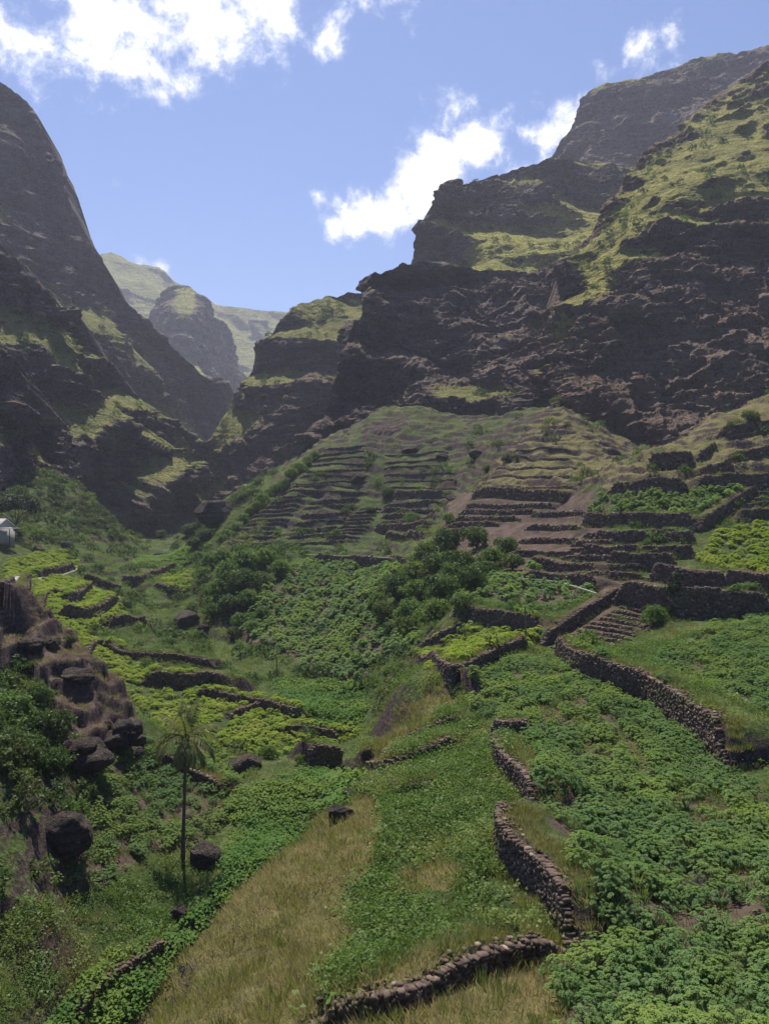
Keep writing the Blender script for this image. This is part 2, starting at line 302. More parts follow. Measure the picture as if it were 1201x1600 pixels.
gxw, gyw = gx+wxn, gy+wyn
for cl, poly in REG:
    xs = [p[0] for p in poly]; ys = [p[1] for p in poly]; ins = np.zeros(lab.shape, bool)
    r0 = max(0, int((min(ys)-30-LY0)/LS)); r1 = min(LH, int((max(ys)+30-LY0)/LS)); X_ = gxw[r0:r1]; Y_ = gyw[r0:r1]; q = np.zeros(X_.shape, bool)
    for (x1, y1), (x2, y2) in zip(poly, poly[1:]+poly[:1]):
        if y1 == y2: continue
        q ^= ((y1 > Y_) != (y2 > Y_)) & (X_ < (x2-x1)*(Y_-y1)/(y2-y1)+x1)
    ins[r0:r1] = q; lab[ins] = cl
def cover(px, py):
    i = np.clip(((py-LY0)/LS).astype(int), 0, LH-1); j = np.clip(((px-LX0)/LS).astype(int), 0, LW-1); return lab[i, j]

GROW = CY-GZ/GD*F
COV = cover(GC, GROW); COV[(GD > 215)] = 0; COV[(GD > 205) & (GC > 440) & (GC < 930)] = TALUS
def cmask(*c): return np.isin(COV, c)
# relief: hummocks, outcrops, old hand-cut terraces on the faded slopes
nA = fbm(GX, GD, GX*0, 9, 4, 3); nB = fbm(GX, GD, GX*0, 2.2, 4, 13, .55); nR = fbm(GX, GD, GZ, 6, 5, 23, .55, True)
soft = cmask(CROP, LIGHT, SOIL)
amp = np.where(soft, .12, .35)
amp = np.where(cmask(ROCK), 1.6, amp); amp = np.where(cmask(DARKSCRUB, BUSH), .7, amp)
from_near = sst(9, 16, GD)
GZ = GZ + from_near*(amp*nA*np.clip(GD/60, .4, 2.0) + amp*.45*nB + np.where(cmask(ROCK), 2.2, np.where(cmask(DARKSCRUB), .9, 0))*nR)
yel = cmask(YELLOW, FADED, TALUS)
def terrace(z, step, sharp):
    q = z/step; f = q-np.floor(q); return (np.floor(q)+sst(sharp, 1., f))*step
tn = fbm(GX, GD, GX*0, 20, 4, 5)*1.9
zt = terrace(GZ+tn, 1.35, .72)-tn
tw = sst(-.25, .2, fbm(GX, GD, GX*0, 13, 4, 44, .6))*.9
nq = fbm(GX, GD, GX*0, 5, 3, 66)*2.2
GZ = np.where(cmask(ROCK), .35*GZ+.65*(terrace(GZ+nq, 1.6, .55)-nq), GZ)
GZ = np.where(yel, GZ*(1-tw)+zt*tw + np.maximum(fbm(GX, GD, GZ*2.5, 9, 5, 29, .55, True)-.2, 0)*1.7 + fbm(GX, GD, GZ, 18, 4, 91)*2.2, GZ)
nar = fbm(GX, GD, GX*0, 14, 3, 71)
GZ = np.where(cmask(MID) & (GD > 105) & (GX > -60), GZ*.3+.7*terrace(GZ, 1.3, .6), GZ)

# ------------------------------------------------------------------ dry-stone walls (foot line as seen, height m)
WALLS = [
 ("long thick dark stone wall curving down between the two green crop fields on the right", 1.9, [(866,1028),(905,1060),(960,1082),(1010,1105),(1060,1140),(1105,1180),(1135,1205)]),
 ("dark stone wall holding up the square green plot above the young light green plot", 1.9, [(703,968),(740,978),(790,985),(850,1000)]),
 ("stone wall running up the slope between the square green plot and the brown stepped plot", 1.1, [(848,1010),(880,990),(915,968),(950,945),(975,928)]),
 ("tall long stone wall standing above the upper right crop field beside the small tree", 2.6, [(955,945),(1000,955),(1060,966),(1130,968),(1215,964)]),
 ("low stone wall under the pale water channel, beside the dark thicket", 1.6, [(812,908),(860,918),(900,920),(930,928)]),
 ("stone wall one step above the pale water channel", 1.6, [(822,885),(870,898),(935,902)]),
 ("wide dark wall crossing the bare terraces below the light green plot", 2.2, [(1012,912),(1070,922),(1140,926)]),
 ("purplish gravelly wall at the right edge below the pale green plants", 2.4, [(1128,925),(1170,932),(1215,932)]),
 ("stone wall in the middle of the bare terraces, under a strip of dry grass", 2.0, [(945,890),(1000,893),(1060,890)]),
 ("left half of the tall brown wall above the upper crop plot", 2.3, [(950,770),(1010,772),(1080,770)]),
 ("right half of the tall brown wall above the upper crop plot", 2.5, [(1086,769),(1150,767),(1215,764)]),
 ("long wall along the lower edge of the upper crop plot", 2.1, [(905,824),(960,825),(1020,827),(1090,830)]),
 ("dark wall climbing the right side of the upper crop plot", 1.7, [(1092,832),(1125,812),(1160,790),(1185,772)]),
 ("second wall below the upper crop plot", 1.9, [(925,850),(970,853),(1020,852)]),
 ("short wall right of the second wall below the upper crop plot", 1.5, [(1032,850),(1070,850),(1085,846)]),
 ("third wall below the upper crop plot, over a patch of yellow grass", 1.8, [(905,872),(950,876),(1005,874)]),
 ("low wall beside the third wall, next to the light green plot", 1.5, [(1020,872),(1060,874),(1085,870)]),
 ("reddish stone wall near the top of the right-hand grass slope", 2.6, [(1010,736),(1050,735),(1085,728)]),
 ("narrow slanting wall spur on the right-hand grass slope", 1.2, [(1088,722),(1105,710),(1118,698)]),
 ("slanting purple rubble wall below the grass slope at right", 1.6, [(1090,752),(1120,742),(1145,730)]),
 ("highest wall on the right-hand grass slope", 1.5, [(1120,682),(1160,676),(1215,668)]),
 ("wall halfway up the right-hand grass slope near the right edge", 1.6, [(1140,722),(1180,718),(1215,716)]),
 ("small brown wall between crop plot and light green plot at the right edge", 1.3, [(1150,815),(1180,812),(1215,808)]),
 ("curved stone wall nearest the front, between weedy field and leafy crop", 1.35, [(806,1292),(782,1312),(783,1348),(808,1378),(840,1400),(862,1428),(884,1466),(890,1484)]),
 ("narrow curved stone wall further up between the weedy field and leafy crop", 1.1, [(771,1172),(777,1195),(790,1217),(813,1237),(828,1262),(834,1280)]),
 ("wedge-shaped stone wall end at the upper tip of the weedy field", 1.1, [(768,1158),(800,1162),(832,1154)]),
 ("grass-topped stone wall crossing the bottom of the weedy field", .45, [(480,1622),(560,1588),(640,1572),(720,1535),(800,1510),(885,1488)]),
 ("low dark wall across the top of the weedy field", .5, [(560,1215),(600,1200),(650,1188),(700,1168),(725,1160)]),
 ("low wall along the lower edge of the yellow grass plot", .5, [(590,1195),(640,1165),(690,1140),(725,1118)]),
 ("thin broken wall within the weedy field", .35, [(615,1245),(640,1237),(680,1232)]),
 ("dark wall below the young light green plot", 1.1, [(655,1035),(690,1062),(720,1070),(745,1048),(780,1030),(825,1016)]),
 ("short wall slanting through the young light green plot", 1.0, [(648,1030),(690,1006),(715,990),(735,978)]),
 ("long tall dark wall in the middle of the valley fields", 1.9, [(222,1070),(250,1074),(290,1078),(330,1074),(360,1085)]),
 ("long low wall snaking across the valley fields above the tall dark one", 1.2, [(105,995),(150,1012),(190,1032),(230,1035),(290,1042),(340,1052)]),
 ("dark wall in the valley fields below the tall dark one", 1.1, [(300,1088),(350,1098),(400,1108),(450,1120),(480,1128)]),
 ("small stepped wall right of the palm crown", .8, [(360,1125),(400,1112),(425,1108)]),
 ("narrow slanting wall behind the palm trunk", .9, [(232,1180),(270,1203),(310,1225),(350,1246)]),
 ("end wall of the small plot right of the palm crown", .9, [(440,1150),(480,1148),(530,1158)]),
 ("square mortared stone cistern wall in the stream bed", 2.0, [(484,1200),(510,1202),(537,1200)]),
 ("wall above the pale footpath at the left edge", 1.9, [(-20,928),(20,918),(48,912)]),
 ("dark wall above the middle of the pale footpath", 1.7, [(68,905),(95,900),(118,892)]),
 ("wall under the light green plot by the footpath", 1.2, [(40,925),(75,935),(105,940)]),
 ("slanting thick wall between two small valley plots", 1.6, [(108,945),(128,938),(145,925)]),
 ("wall running down towards the stream from the end of the footpath", 1.5, [(130,905),(160,918),(192,930)]),
 ("dark retaining wall below the small valley plots", 1.9, [(90,962),(120,972),(150,968),(185,945)]),
 ("wall below the small pale green plot on the valley side", 1.6, [(168,985),(205,978),(232,978)]),
 ("wall of the fallow plot beside the stream", 1.5, [(190,905),(215,916),(250,900),(278,885)]),
 ("short wall under the bright lettuce plot by the stream", 1.2, [(240,918),(262,926),(285,928)]),
 ("straight wall beneath the pale pipe on the hill opposite", 1.8, [(488,880),(540,884),(600,886),(632,886)]),
 ("dark broad wall right of the red-brown steps", 1.9, [(585,828),(630,830),(668,828)]),
 ("dark wall one step below the broad one right of the red-brown steps", 1.7, [(602,843),(640,844),(662,842)]),
 ("black wall at the top of the dark terraces", 1.9, [(612,782),(650,778),(700,778)]),
 ("long reddish wall below the yellow grass spur", 2.0, [(735,784),(800,782),(880,786)]),
 ("stone kerb wall beside the lower path in the bottom left", .7, [(120,1590),(170,1545),(230,1505),(270,1482)]),
]
# stepped plots: many thin terrace walls between two sides (top to bottom)
STEPS = [
 ("brown wall of the broad bare terraces below the upper crop plot", "broad bare terraces below the upper crop plot", 6, 1.25, (905,842),(1075,838),(835,905),(1010,908)),
 ("thin broken wall on the faded slope above the steep stepped plot", "broken walls above the steep stepped plot", 9, .75, (505,705),(575,698),(445,772),(575,770)),
 ("thin broken wall on the faded slope above the dark terraces", "broken walls above the dark terraces", 6, .7, (600,712),(700,708),(600,766),(715,764)),
 ("low wall on the yellow grass spur", "low walls on the yellow grass spur", 5, .7, (800,706),(890,704),(752,764),(900,762)),
 ("brown wall of the short stairs at the right edge above the light green plot", "short stairs at the right edge", 4, 1.0, (1165,778),(1215,776),(1130,806),(1215,802)),
 ("low wall of the little fallow stairs beside the stream", "little fallow stairs by the stream", 6, .6, (238,868),(280,866),(186,902),(246,902)),
 ("thin wall of the steep stepped plot at the left foot of the hill opposite", "steps of the steep plot above the green thicket", 12, .95, (430,782),(480,776),(338,858),(420,856)),
 ("thin dark wall of the planted steps right of the steep stepped plot", "steps with green scrub on the hill opposite", 7, .9, (482,785),(560,780),(440,852),(520,850)),
 ("thin red-brown wall of the narrow stepped plot", "red-brown steps on the hill opposite", 10, .8, (560,798),(596,796),(505,848),(560,846)),
 ("thin black wall of the dark stairs under the pale pipe", "dark stairs under the pale pipe", 10, .8, (525,893),(572,893),(512,935),(558,935)),
 ("dark wall of the broad terraces in the middle of the hill", "broad dark terraces in the middle of the hill", 4, 1.3, (600,792),(690,788),(590,820),(672,820)),
 ("reddish wall of the long narrow terraces below the yellow grass spur", "long reddish terraces", 5, 1.2, (725,796),(865,796),(690,836),(760,832)),
 ("ragged wall of the planted terraces above the thicket", "ragged terraces above the thicket", 4, 1.2, (830,808),(915,808),(790,870),(905,872)),
 ("low brown wall of the fallow stepped plot under the tree", "brown steps of the fallow plot", 11, .45, (962,950),(1020,962),(858,1012),(960,1028)),
]
def polyline(pxs, step=.35, dmin=9.):
    P = [hit(a, b, dmin) for a, b in pxs]; P = np.array(P)[:, :2]
    # smooth curve through the points
    out = []
    for i in range(len(P)-1):
        p0 = P[max(i-1, 0)]; p1 = P[i]; p2 = P[i+1]; p3 = P[min(i+2, len(P)-1)]
        n = max(2, int(np.linalg.norm(p2-p1)/step)); t = np.linspace(0, 1, n, endpoint=False)[:, None]
        out.append(.5*((2*p1)+(-p0+p2)*t+(2*p0-5*p1+4*p2-p3)*t*t+(-p0+3*p1-3*p2+p3)*t**3))
    out.append(P[-1:]); Q = np.concatenate(out)
    if len(P) > 2: return Q
    return Q
def seg_dist(X, Y, Q):
    best = np.full(X.shape, 1e9); side = np.zeros(X.shape); tt_ = np.zeros(X.shape)
    n = len(Q)-1; st = max(1, n//24); Qs = Q[::st]
    if (len(Q)-1) % st: Qs = np.vstack([Qs, Q[-1]])
    m = len(Qs)-1
    for i in range(m):
        a, b = Qs[i], Qs[i+1]; ab = b-a; l2 = ab@ab+1e-9
        t = ((X-a[0])*ab[0]+(Y-a[1])*ab[1])/l2; tc = np.clip(t, 0, 1)
        dx = X-a[0]-ab[0]*tc; dy = Y-a[1]-ab[1]*tc; d = np.hypot(dx, dy); cr = ab[0]*(Y-a[1])-ab[1]*(X-a[0])
        up = d < best; best = np.where(up, d, best); side = np.where(up, np.sign(cr), side); tt_ = np.where(up, (i+t)/m, tt_)
    return best, side, tt_
def smooth1(a, w):
    w = max(1, min(int(w), len(a)//2)); return np.convolve(np.pad(a, w, 'edge'), np.ones(2*w+1)/(2*w+1), 'valid')
def carve(Q, h, reach):
    """the ground on the far side of a wall is held level with the wall top, the near side is flattened a little"""
    global GZ
    n = len(Q); mid = Q[::max(1, n//12)]; tg = np.gradient(Q, axis=0)[::max(1, n//12)]; tg = tg/np.linalg.norm(tg, axis=1)[:, None]; nn = np.stack([-tg[:, 1], tg[:, 0]], 1)
    s = 1 if (nn*mid).sum() > 0 else -1
    foot = smooth1(lookup(GZ0, Q[:, 0]/Q[:, 1]*F+CX, np.log(Q[:, 1])), n//7)
    y0, y1 = Q[:, 1].min()-reach-1, Q[:, 1].max()+reach+1
    r0 = np.searchsorted(lds, math.log(max(y0, 5))); r1 = np.searchsorted(lds, math.log(y1))
    x0 = ((Q[:, 0]-reach-1)/np.maximum(Q[:, 1], 5)).min()*F+CX; x1 = ((Q[:, 0]+reach+1)/np.maximum(Q[:, 1]-0, 5)).max()*F+CX
    c0 = max(0, np.searchsorted(cols, x0-25)-1); c1 = min(len(cols), np.searchsorted(cols, x1+25)+1)
    X_ = GX[r0:r1, c0:c1]; Y_ = GD[r0:r1, c0:c1]
    if X_.size == 0: return s, foot
    d, sd, t = seg_dist(X_, Y_, Q); ft = np.interp(np.clip(t, 0, 1).ravel(), np.linspace(0, 1, n), foot).reshape(t.shape)
    tf = min(.13, 1.6/(np.hypot(*np.diff(Q, axis=0).T).sum()+.1)); end = sst(-.01, tf, t)*(1-sst(1-tf, 1.01, t)); Z_ = GZ[r0:r1, c0:c1]
    w = (sd == s)*(1-sst(.35*reach, reach, d))*sst(-.0, .25, d)*end
    Z_ = Z_+w*np.maximum(ft+h*.9-Z_, -.3*h)
    wd = (sd != s)*(1-sst(.1*reach, .5*reach, d))*end
    GZ[r0:r1, c0:c1] = Z_+wd*(ft-Z_)*.8
    return s, foot
GZ0 = GZ.copy(); runs = []; wall_runs = []
for lb, h, pl in WALLS: runs.append((lb, None, h, polyline(pl), None))
for lb, grp, n, h, tl, tr, bl, br in STEPS:
    for i in range(n):
        f = i/(n-1); j = [random.uniform(-.35, .35)/n for _ in range(2)]
        a = (tl[0]+(bl[0]-tl[0])*(f+j[0]), tl[1]+(bl[1]-tl[1])*f); b = (tr[0]+(br[0]-tr[0])*(f+j[1]), tr[1]+(br[1]-tr[1])*f)
        m1 = ((a[0]*2+b[0])/3, (a[1]*2+b[1])/3+random.uniform(-1, 1)); m2 = ((a[0]+b[0]*2)/3, (a[1]+b[1]*2)/3+random.uniform(-1, 1))
        runs.append((lb, grp, h, polyline([a, m1, m2, b], .5), 1.8))
for lb, grp, h, Q, reach in sorted(runs, key=lambda r_: r_[3][:, 1].mean()):
    s_, foot = carve(Q, h*(.62 if grp else 1), reach or (3.2 if Q[:, 1].mean() > 90 else 4.0)*max(h, 1)/1.6)
    wall_runs.append((lb, grp, h*(.68 if grp else 1), Q, s_, foot))

# ------------------------------------------------------------------ ground mesh and material
def ground_mat():
    m, nt, out = nodes_mat('ground_cover'); T = NT(nt)
    geo = T.n('ShaderNodeNewGeometry'); pos = geo.outputs['Position']
    cv = T.n('ShaderNodeAttribute', attribute_name='cover'); sp = T.n('ShaderNodeSeparateColor'); T.l(cv.outputs['Color'], sp.inputs[0])
    sn = T.n('ShaderNodeSeparateXYZ'); T.l(geo.outputs['True Normal'], sn.inputs[0])
    big = T.noise(pos, .07, 5, .6); mid_ = T.noise(pos, .5, 6, .65); fine = T.noise(pos, 3.5, 5, .7)
    green = T.mix(T.ramp(big, .35, .65), (.05, .085, .024), (.09, .125, .034))
    green = T.mix(T.ramp(fine, .4, .65, .8, 0), green, (.025, .036, .014))
    dry = T.mix(T.ramp(mid_, .35, .65), (.11, .11, .042), (.175, .15, .07))
    dry = T.mix(T.ramp(fine, .35, .6, .6, 0), dry, (.06, .055, .025))
    soil = T.mix(T.ramp(mid_, .35, .65), (.06, .042, .038), (.12, .085, .072))
    c = T.mix(T.ramp(T.math('ADD', sp.outputs[0], T.math('MULTIPLY_ADD', mid_, .8, -.4)), .35, .65), green, dry)
    b_ = T.math('ADD', sp.outputs[2], T.math('MULTIPLY_ADD', mid_, 1.0, -.5))
    c = T.mix(T.ramp(b_, .4, .6), c, soil)
    steep = T.ramp(T.math('ADD', sn.outputs[2], T.math('MULTIPLY_ADD', fine, .3, -.15)), .55, .75, 1, 0)
    c = T.mix(steep, c, T.mix(T.ramp(fine, .4, .7), (.045, .032, .032), (.12, .09, .08)))
    h = T.math('ADD', fine, T.math('MULTIPLY', T.noise(pos, 12, 3, .7), .4))
    T.bsdf(c, out, .95, .1, h, .8, .25)
ground_mat()
lut = {0: (.4, .7, .1), TALUS: (.42, .3, .34), CROP: (.1, .6, .55), LIGHT: (.25, .8, .2), VINE: (.1, 1, .1), DRY: (1, .2, .1), WEED: (.35, 1, .05), ROCK: (.4, .1, .8), BUSH: (.2, .5, .3), YELLOW: (.62, .3, .2), SOIL: (.45, .1, .75), FADED: (.36, .5, .24), MID: (.3, .6, .2), DARKSCRUB: (.3, .4, .35)}
rgb = np.array([lut.get(k, (0.3, .5, .2)) for k in range(14)], np.float32)[COV]
rgb = np.concatenate([rgb.reshape(-1, 3), np.ones((rgb.size//3, 1), np.float32)], 1)
ground = mesh_np('ground', np.stack([GX, GD, GZ], -1).reshape(-1, 3), grid_faces(*GX.shape), 'ground_cover', True, None, {'cover': ('FLOAT_COLOR', rgb)})
tag(ground, kind='structure')

# ------------------------------------------------------------------ cliffs and mountains: each a folded sheet between surveyed contour lines
def resample(c, n):
    c = np.array(c, float); s = np.append(0, np.cumsum(np.hypot(np.diff(c[:, 0]), np.diff(c[:, 1])))); s /= s[-1]
    t = np.linspace(0, 1, n); return np.stack([np.interp(t, s, c[:, k]) for k in range(c.shape[1])], 1)
def with_d(xy, ds):
    n = len(xy); dx = np.interp(np.linspace(0, 1, n), np.linspace(0, 1, len(ds)), ds); return [(a, b, d) for (a, b), d in zip(xy, dx)]
CLIFF_SHRUBS = []
def cliff(name, rows, gs, mat, NU, NV, A, fs, strata, seed, outa=1.0, crest=.2, col=1.0, tuck=0):
    """rows: contour lines from crest to foot, each (list of (column,row) , list of distances); gs: how grassy each is"""
    C = np.stack([resample(with_d(*r), NU) for r in rows])           # R x NU x 3
    k = np.array([-1, 0, 1])
    Rn = len(rows); t = np.linspace(0, Rn-1, NV); i = np.clip(t.astype(int), 0, Rn-2); f = (t-i)[:, None, None]
    p0, p1, p2, p3 = C[np.maximum(i-1, 0)], C[i], C[i+1], C[np.minimum(i+2, Rn-1)]
    cr = .5*((2*p1)+(-p0+p2)*f+(2*p0-5*p1+4*p2-p3)*f*f+(-p0+3*p1-3*p2+p3)*f**3)
    G = .35*cr+.65*(p1+(p2-p1)*f)
    g = np.interp(t, range(Rn), gs)[:, None]+np.zeros((NV, NU))
    if tuck: G[..., 2] += tuck*np.clip(1-np.linspace(0, 1, NU)/.07, 0, 1)[None]**1.4
    D = G[..., 2]; X = (G[..., 0]-CX)/F*D; Z = (CY-G[..., 1])/F*D; P = np.stack([X, D, Z], -1)
    def normals(P):
        a = np.gradient(P, axis=0); b = np.gradient(P, axis=1); n = np.cross(a, b); n /= np.linalg.norm(n, axis=-1, keepdims=True)+1e-9
        return np.where((n[..., 1:2] > 0), -n, n)
    N = normals(P)
    sx = N.copy(); sx[..., 2] = 0; sx /= np.linalg.norm(sx, axis=-1, keepdims=True)+1e-6
    x, y, z = P[..., 0], P[..., 1], P[..., 2]
    big = 2.6*strata                                                       # great cliff bands with aprons of scree between
    w = fbm(x, y, z, fs*7, 3, seed+50)*big*.9+(x*.22-y*.05)
    lum = fbm(x, y, z, fs*5, 4, seed+9); mod = np.clip(.55+1.3*fbm(x, y, z, fs*6, 2, seed+3), .05, 1.2)
    def saw_(zz, e): f_ = zz-np.floor(zz); return sst(0, e, f_)-f_
    hx = -saw_((z+w)/big, .42)*big*.62*outa*mod
    steep = sst(.75, .45, N[..., 2]); top = np.minimum(1, np.arange(NV)/(NV*.04))[:, None]
    rib = fbm(x+z*.25, y, z*.30, fs*3.2, 3, seed+70, .5, True)                # buttresses and gullies
    ND = N*np.array([1, 1, .4])
    P1 = P+ND*((A*(lum*1.3+rib*.9*col))*(crest+(1-crest)*top))[..., None]+sx*(hx*(.1+.9*top))[..., None]
    N1 = normals(P1)
    gm = N1[..., 2]*1.25-.28+(g-.45)*1.0+fbm(x, y, z, fs*2.2, 4, seed+80)*.34
    gr = np.clip(gm, -.2, 1.15); rocky = 1-sst(.4, .75, gr)*.74
    rid = fbm(x, y, z*.6, fs*1.5, 6, seed, .56, True); gul = fbm(x, y, z*.25, fs*.8, 5, seed+21, .55, True)*col; small = fbm(x, y, z*1.4, fs*.35, 5, seed+33, .62, True)
    w2 = fbm(x, y, z, fs*2, 4, seed+55)*strata*1.2+x*.08
    h2 = -saw_((z+w2)/(strata*.55), .35)*strata*.36*outa*np.clip(.5+2*fbm(x, y, z, fs*1.6, 2, seed+5), 0, 1)
    dn = A*(rid*.85+gul*.5*(.3+.7*steep)+small*.30)*rocky
    P = P1+N1*np.array([1, 1, .5])*(dn*(min(.25, crest*1.3)+(1-min(.25, crest*1.3))*top))[..., None]+sx*(h2*rocky*(.15+.85*top))[..., None]
    P[..., 2] += (fbm(x, y, z, fs*.8, 4, seed+60, .6)*A*.4)*(1-top)*(1 if crest >= .2 else 1.6)
    # back of the mountain so that it is a body, not a screen
    b1 = P[0] + np.array([0, 1, 0])*A*3 + np.array([0, 0, -A*.8]); b2 = P[0]+np.array([0, 1, 0])*A*14; b2[..., 2] = P[0][..., 2]*.55; b3 = b2+np.array([0, A*10, 0]); b3[..., 2] = -60
    P = np.concatenate([b3[None], b2[None], b1[None], P]); gr = np.concatenate([gr[:1]*0+.4]*3+[gr])
    if D.mean() < 460:
        sel = (gr[3:] > .62) & (rng.random((NV, NU)) < .0016) & (G[..., 0] > -60) & (G[..., 0] < 1260); CLIFF_SHRUBS.append(P[3:][sel])
    o = mesh_np(name, P.reshape(-1, 3), grid_faces(NV+3, NU), mat, False, None, {'grass': ('FLOAT', gr.ravel())})
    return tag(o, kind='structure')

cliff('far_mountain', [([(60,330),(130,385),(155,400),(180,402),(212,413),(248,421),(275,445),(292,456),(312,469),(345,476),(378,483),(400,490),(440,488),(520,500)], [1500,1600,1700]),
  ([(60,420),(150,440),(230,450),(300,510),(340,530),(400,540),(520,540)], [1420,1520,1620]),
  ([(60,520),(150,500),(230,520),(300,570),(360,590),(420,600),(520,600)], [1330,1430,1500]),
  ([(60,700),(200,640),(300,680),(380,690),(520,690)], [1200,1250,1300])], [.9,.8,.65,.5], 'far_rock', 400, 300, 20, 60, 40, 11, .05, col=2.2, crest=.12)
cliff('mountain_spire', [([(190,560),(225,528),(255,492),(276,466),(287,449),(298,468),(313,496),(330,515),(345,545),(360,570),(385,600),(400,640)], [1080,1000,1120]),
  ([(190,600),(230,565),(265,525),(288,500),(310,530),(335,570),(360,610),(400,660)], [1030,900,1080]),
  ([(190,700),(260,680),(300,680),(340,690),(400,700)], [900,800,950])], [.35,.5,.5], 'far_rock', 260, 240, 8, 30, 30, 17, .05, col=2.6, crest=.05)
cliff('left_mountain', [([(-160,30),(-60,90),(0,128),(32,152),(62,192),(88,250),(103,310),(140,375),(168,415),(200,470),(242,512),(288,555),(322,588),(336,600),(344,591),(355,592),(361,612),(360,634),(345,655),(352,700)], [430,440,450,480,520,560,580]),
  ([(-160,200),(0,260),(50,330),(90,400),(150,470),(200,520),(250,560),(300,610),(330,640),(345,690),(350,720)], [400,430,480,520,560]),
  ([(-160,420),(0,420),(80,480),(150,530),(210,580),(260,630),(300,670),(330,710),(345,750)], [350,380,430,480,520]),
  ([(-160,650),(0,640),(100,650),(200,700),(280,760),(340,800)], [310,330,370,420,460])], [-.15,.1,.72,.6], 'left_cliff', 460, 420, 9, 18, 17, 23)
cliff('left_ridge', [([(-160,300),(0,388),(38,415),(72,452),(92,490),(128,498),(152,538),(190,588),(232,640),(282,667),(312,690),(326,722),(318,770)], [250,265,290,330,350]),
  ([(-160,430),(0,500),(60,540),(110,570),(160,610),(210,655),(260,695),(305,725),(316,780)], [238,250,275,310,330]),
  ([(-160,560),(0,600),(80,625),(150,640),(200,670),(250,720),(290,750),(312,790)], [225,240,262,285,305]),
  ([(-160,700),(0,740),(100,745),(150,770),(210,795),(260,800),(312,808)], [205,222,245,262,285]),
  ([(-160,800),(0,820),(100,840),(200,850),(312,850)], [195,212,235,250,275])], [.75,.75,.62,.05,.05], 'left_cliff', 480, 420, 6, 11, 9, 31)
cliff('near_left_slope', [([(-160,440),(-60,500),(0,540),(22,568),(48,608),(72,650),(92,695),(108,740),(116,770)], [190,200,215,232,240]),
  ([(-160,560),(-60,600),(0,630),(40,670),(80,720),(110,780)], [178,188,205,220,232]),
  ([(-160,780),(0,790),(60,800),(120,815)], [170,185,205,222])], [.6,.6,.5], 'left_cliff', 230, 220, 3.5, 7, 7, 37)
cliff('gorge_buttress', [([(292,790),(312,745),(330,690),(350,653),(372,617),(392,580),(402,547),(430,508),(470,476),(515,464),(565,457),(640,440),(760,420)], [325,335,350,365,390,420]),
  ([(305,795),(345,745),(372,700),(395,655),(418,610),(440,570),(470,535),(505,508),(550,490),(600,480),(760,460)], [316,322,335,350,370,395]),
  ([(312,800),(360,770),(400,735),(430,690),(460,640),(490,590),(520,560),(560,540),(640,530),(760,520)], [308,314,322,335,350,370]),
  ([(320,815),(370,790),(430,770),(475,745),(505,710),(545,680),(640,660),(760,650)], [298,300,305,310,325,340]),
  ([(320,850),(430,830),(520,800),(640,770),(760,740)], [288,290,295,310,325])], [.75,.8,.12,.25,.3], 'dark_cliff', 440, 400, 5.5, 11, 10, 41)
cliff('main_cliff', [([(470,745),(480,712),(500,670),(512,630),(532,568),(555,512),(566,462),(588,427),(618,413),(660,412),(700,414),(760,420),(830,428),(890,400),(980,330)], [232,238,248,262,270,280,290,300]),
  ([(478,745),(500,705),(530,660),(556,600),(580,550),(602,505),(630,470),(670,452),(720,455),(790,470),(860,475),(980,430)], [228,234,246,262,278,282,270,285]),
  ([(482,750),(520,705),(555,665),(600,620),(650,590),(710,570),(780,565),(860,560),(980,560)], [222,226,236,247,250,242,236]),
  ([(482,760),(530,715),(580,680),(640,655),(700,640),(760,630),(820,630),(880,640),(980,650)], [216,216,218,220,224,216,208]),
  ([(482,800),(560,770),(640,730),(700,720),(800,720),(980,740)], [208,208,210,212,208,200])], [.3,-.15,-.15,.3,.8], 'dark_cliff', 520, 380, 5.5, 9, 10, 43)
cliff('grassy_crag', [([(590,450),(640,413),(647,372),(664,332),(686,291),(700,283),(735,285),(790,271),(850,253),(905,250),(985,264),(1080,225)], [395,400,405,420,440,460]),
  ([(595,460),(650,415),(685,380),(710,340),(750,320),(800,310),(850,292),(910,290),(985,300),(1080,260)], [378,384,395,405,425,440]),
  ([(600,465),(660,425),(720,395),(770,372),(820,360),(870,345),(930,330),(1000,320),(1080,300)], [368,372,380,390,405,420]),
  ([(605,470),(680,432),(760,425),(830,424),(880,420),(940,375),(1000,340),(1080,330)], [345,345,342,345,360,380]),
  ([(605,520),(680,480),(760,470),(860,470),(960,430),(1080,390)], [325,325,325,325,340,360])], [.5,.25,.65,1.0,.8], 'high_cliff', 440, 360, 8, 15, 12, 47)
cliff('summit_cliff', [([(790,320),(840,272),(862,243),(886,200),(902,165),(917,144),(940,133),(990,127),(1040,112),(1092,98),(1150,92),(1201,72),(1340,20)], [590,600,620,640,640]),
  ([(800,325),(850,280),(880,245),(905,205),(930,180),(960,165),(1010,152),(1060,138),(1110,120),(1160,108),(1201,95),(1340,60)], [570,580,600,610,600]),
  ([(810,330),(870,285),(920,262),(980,250),(1030,225),(1070,200),(1120,170),(1201,140),(1340,120)], [545,550,560,560,550]),
  ([(820,350),(880,310),(960,300),(1030,280),(1100,240),(1201,200),(1340,200)], [520,520,520,520,510])], [.45,.1,.0,.6], 'high_cliff', 360, 260, 10, 22, 24, 53)
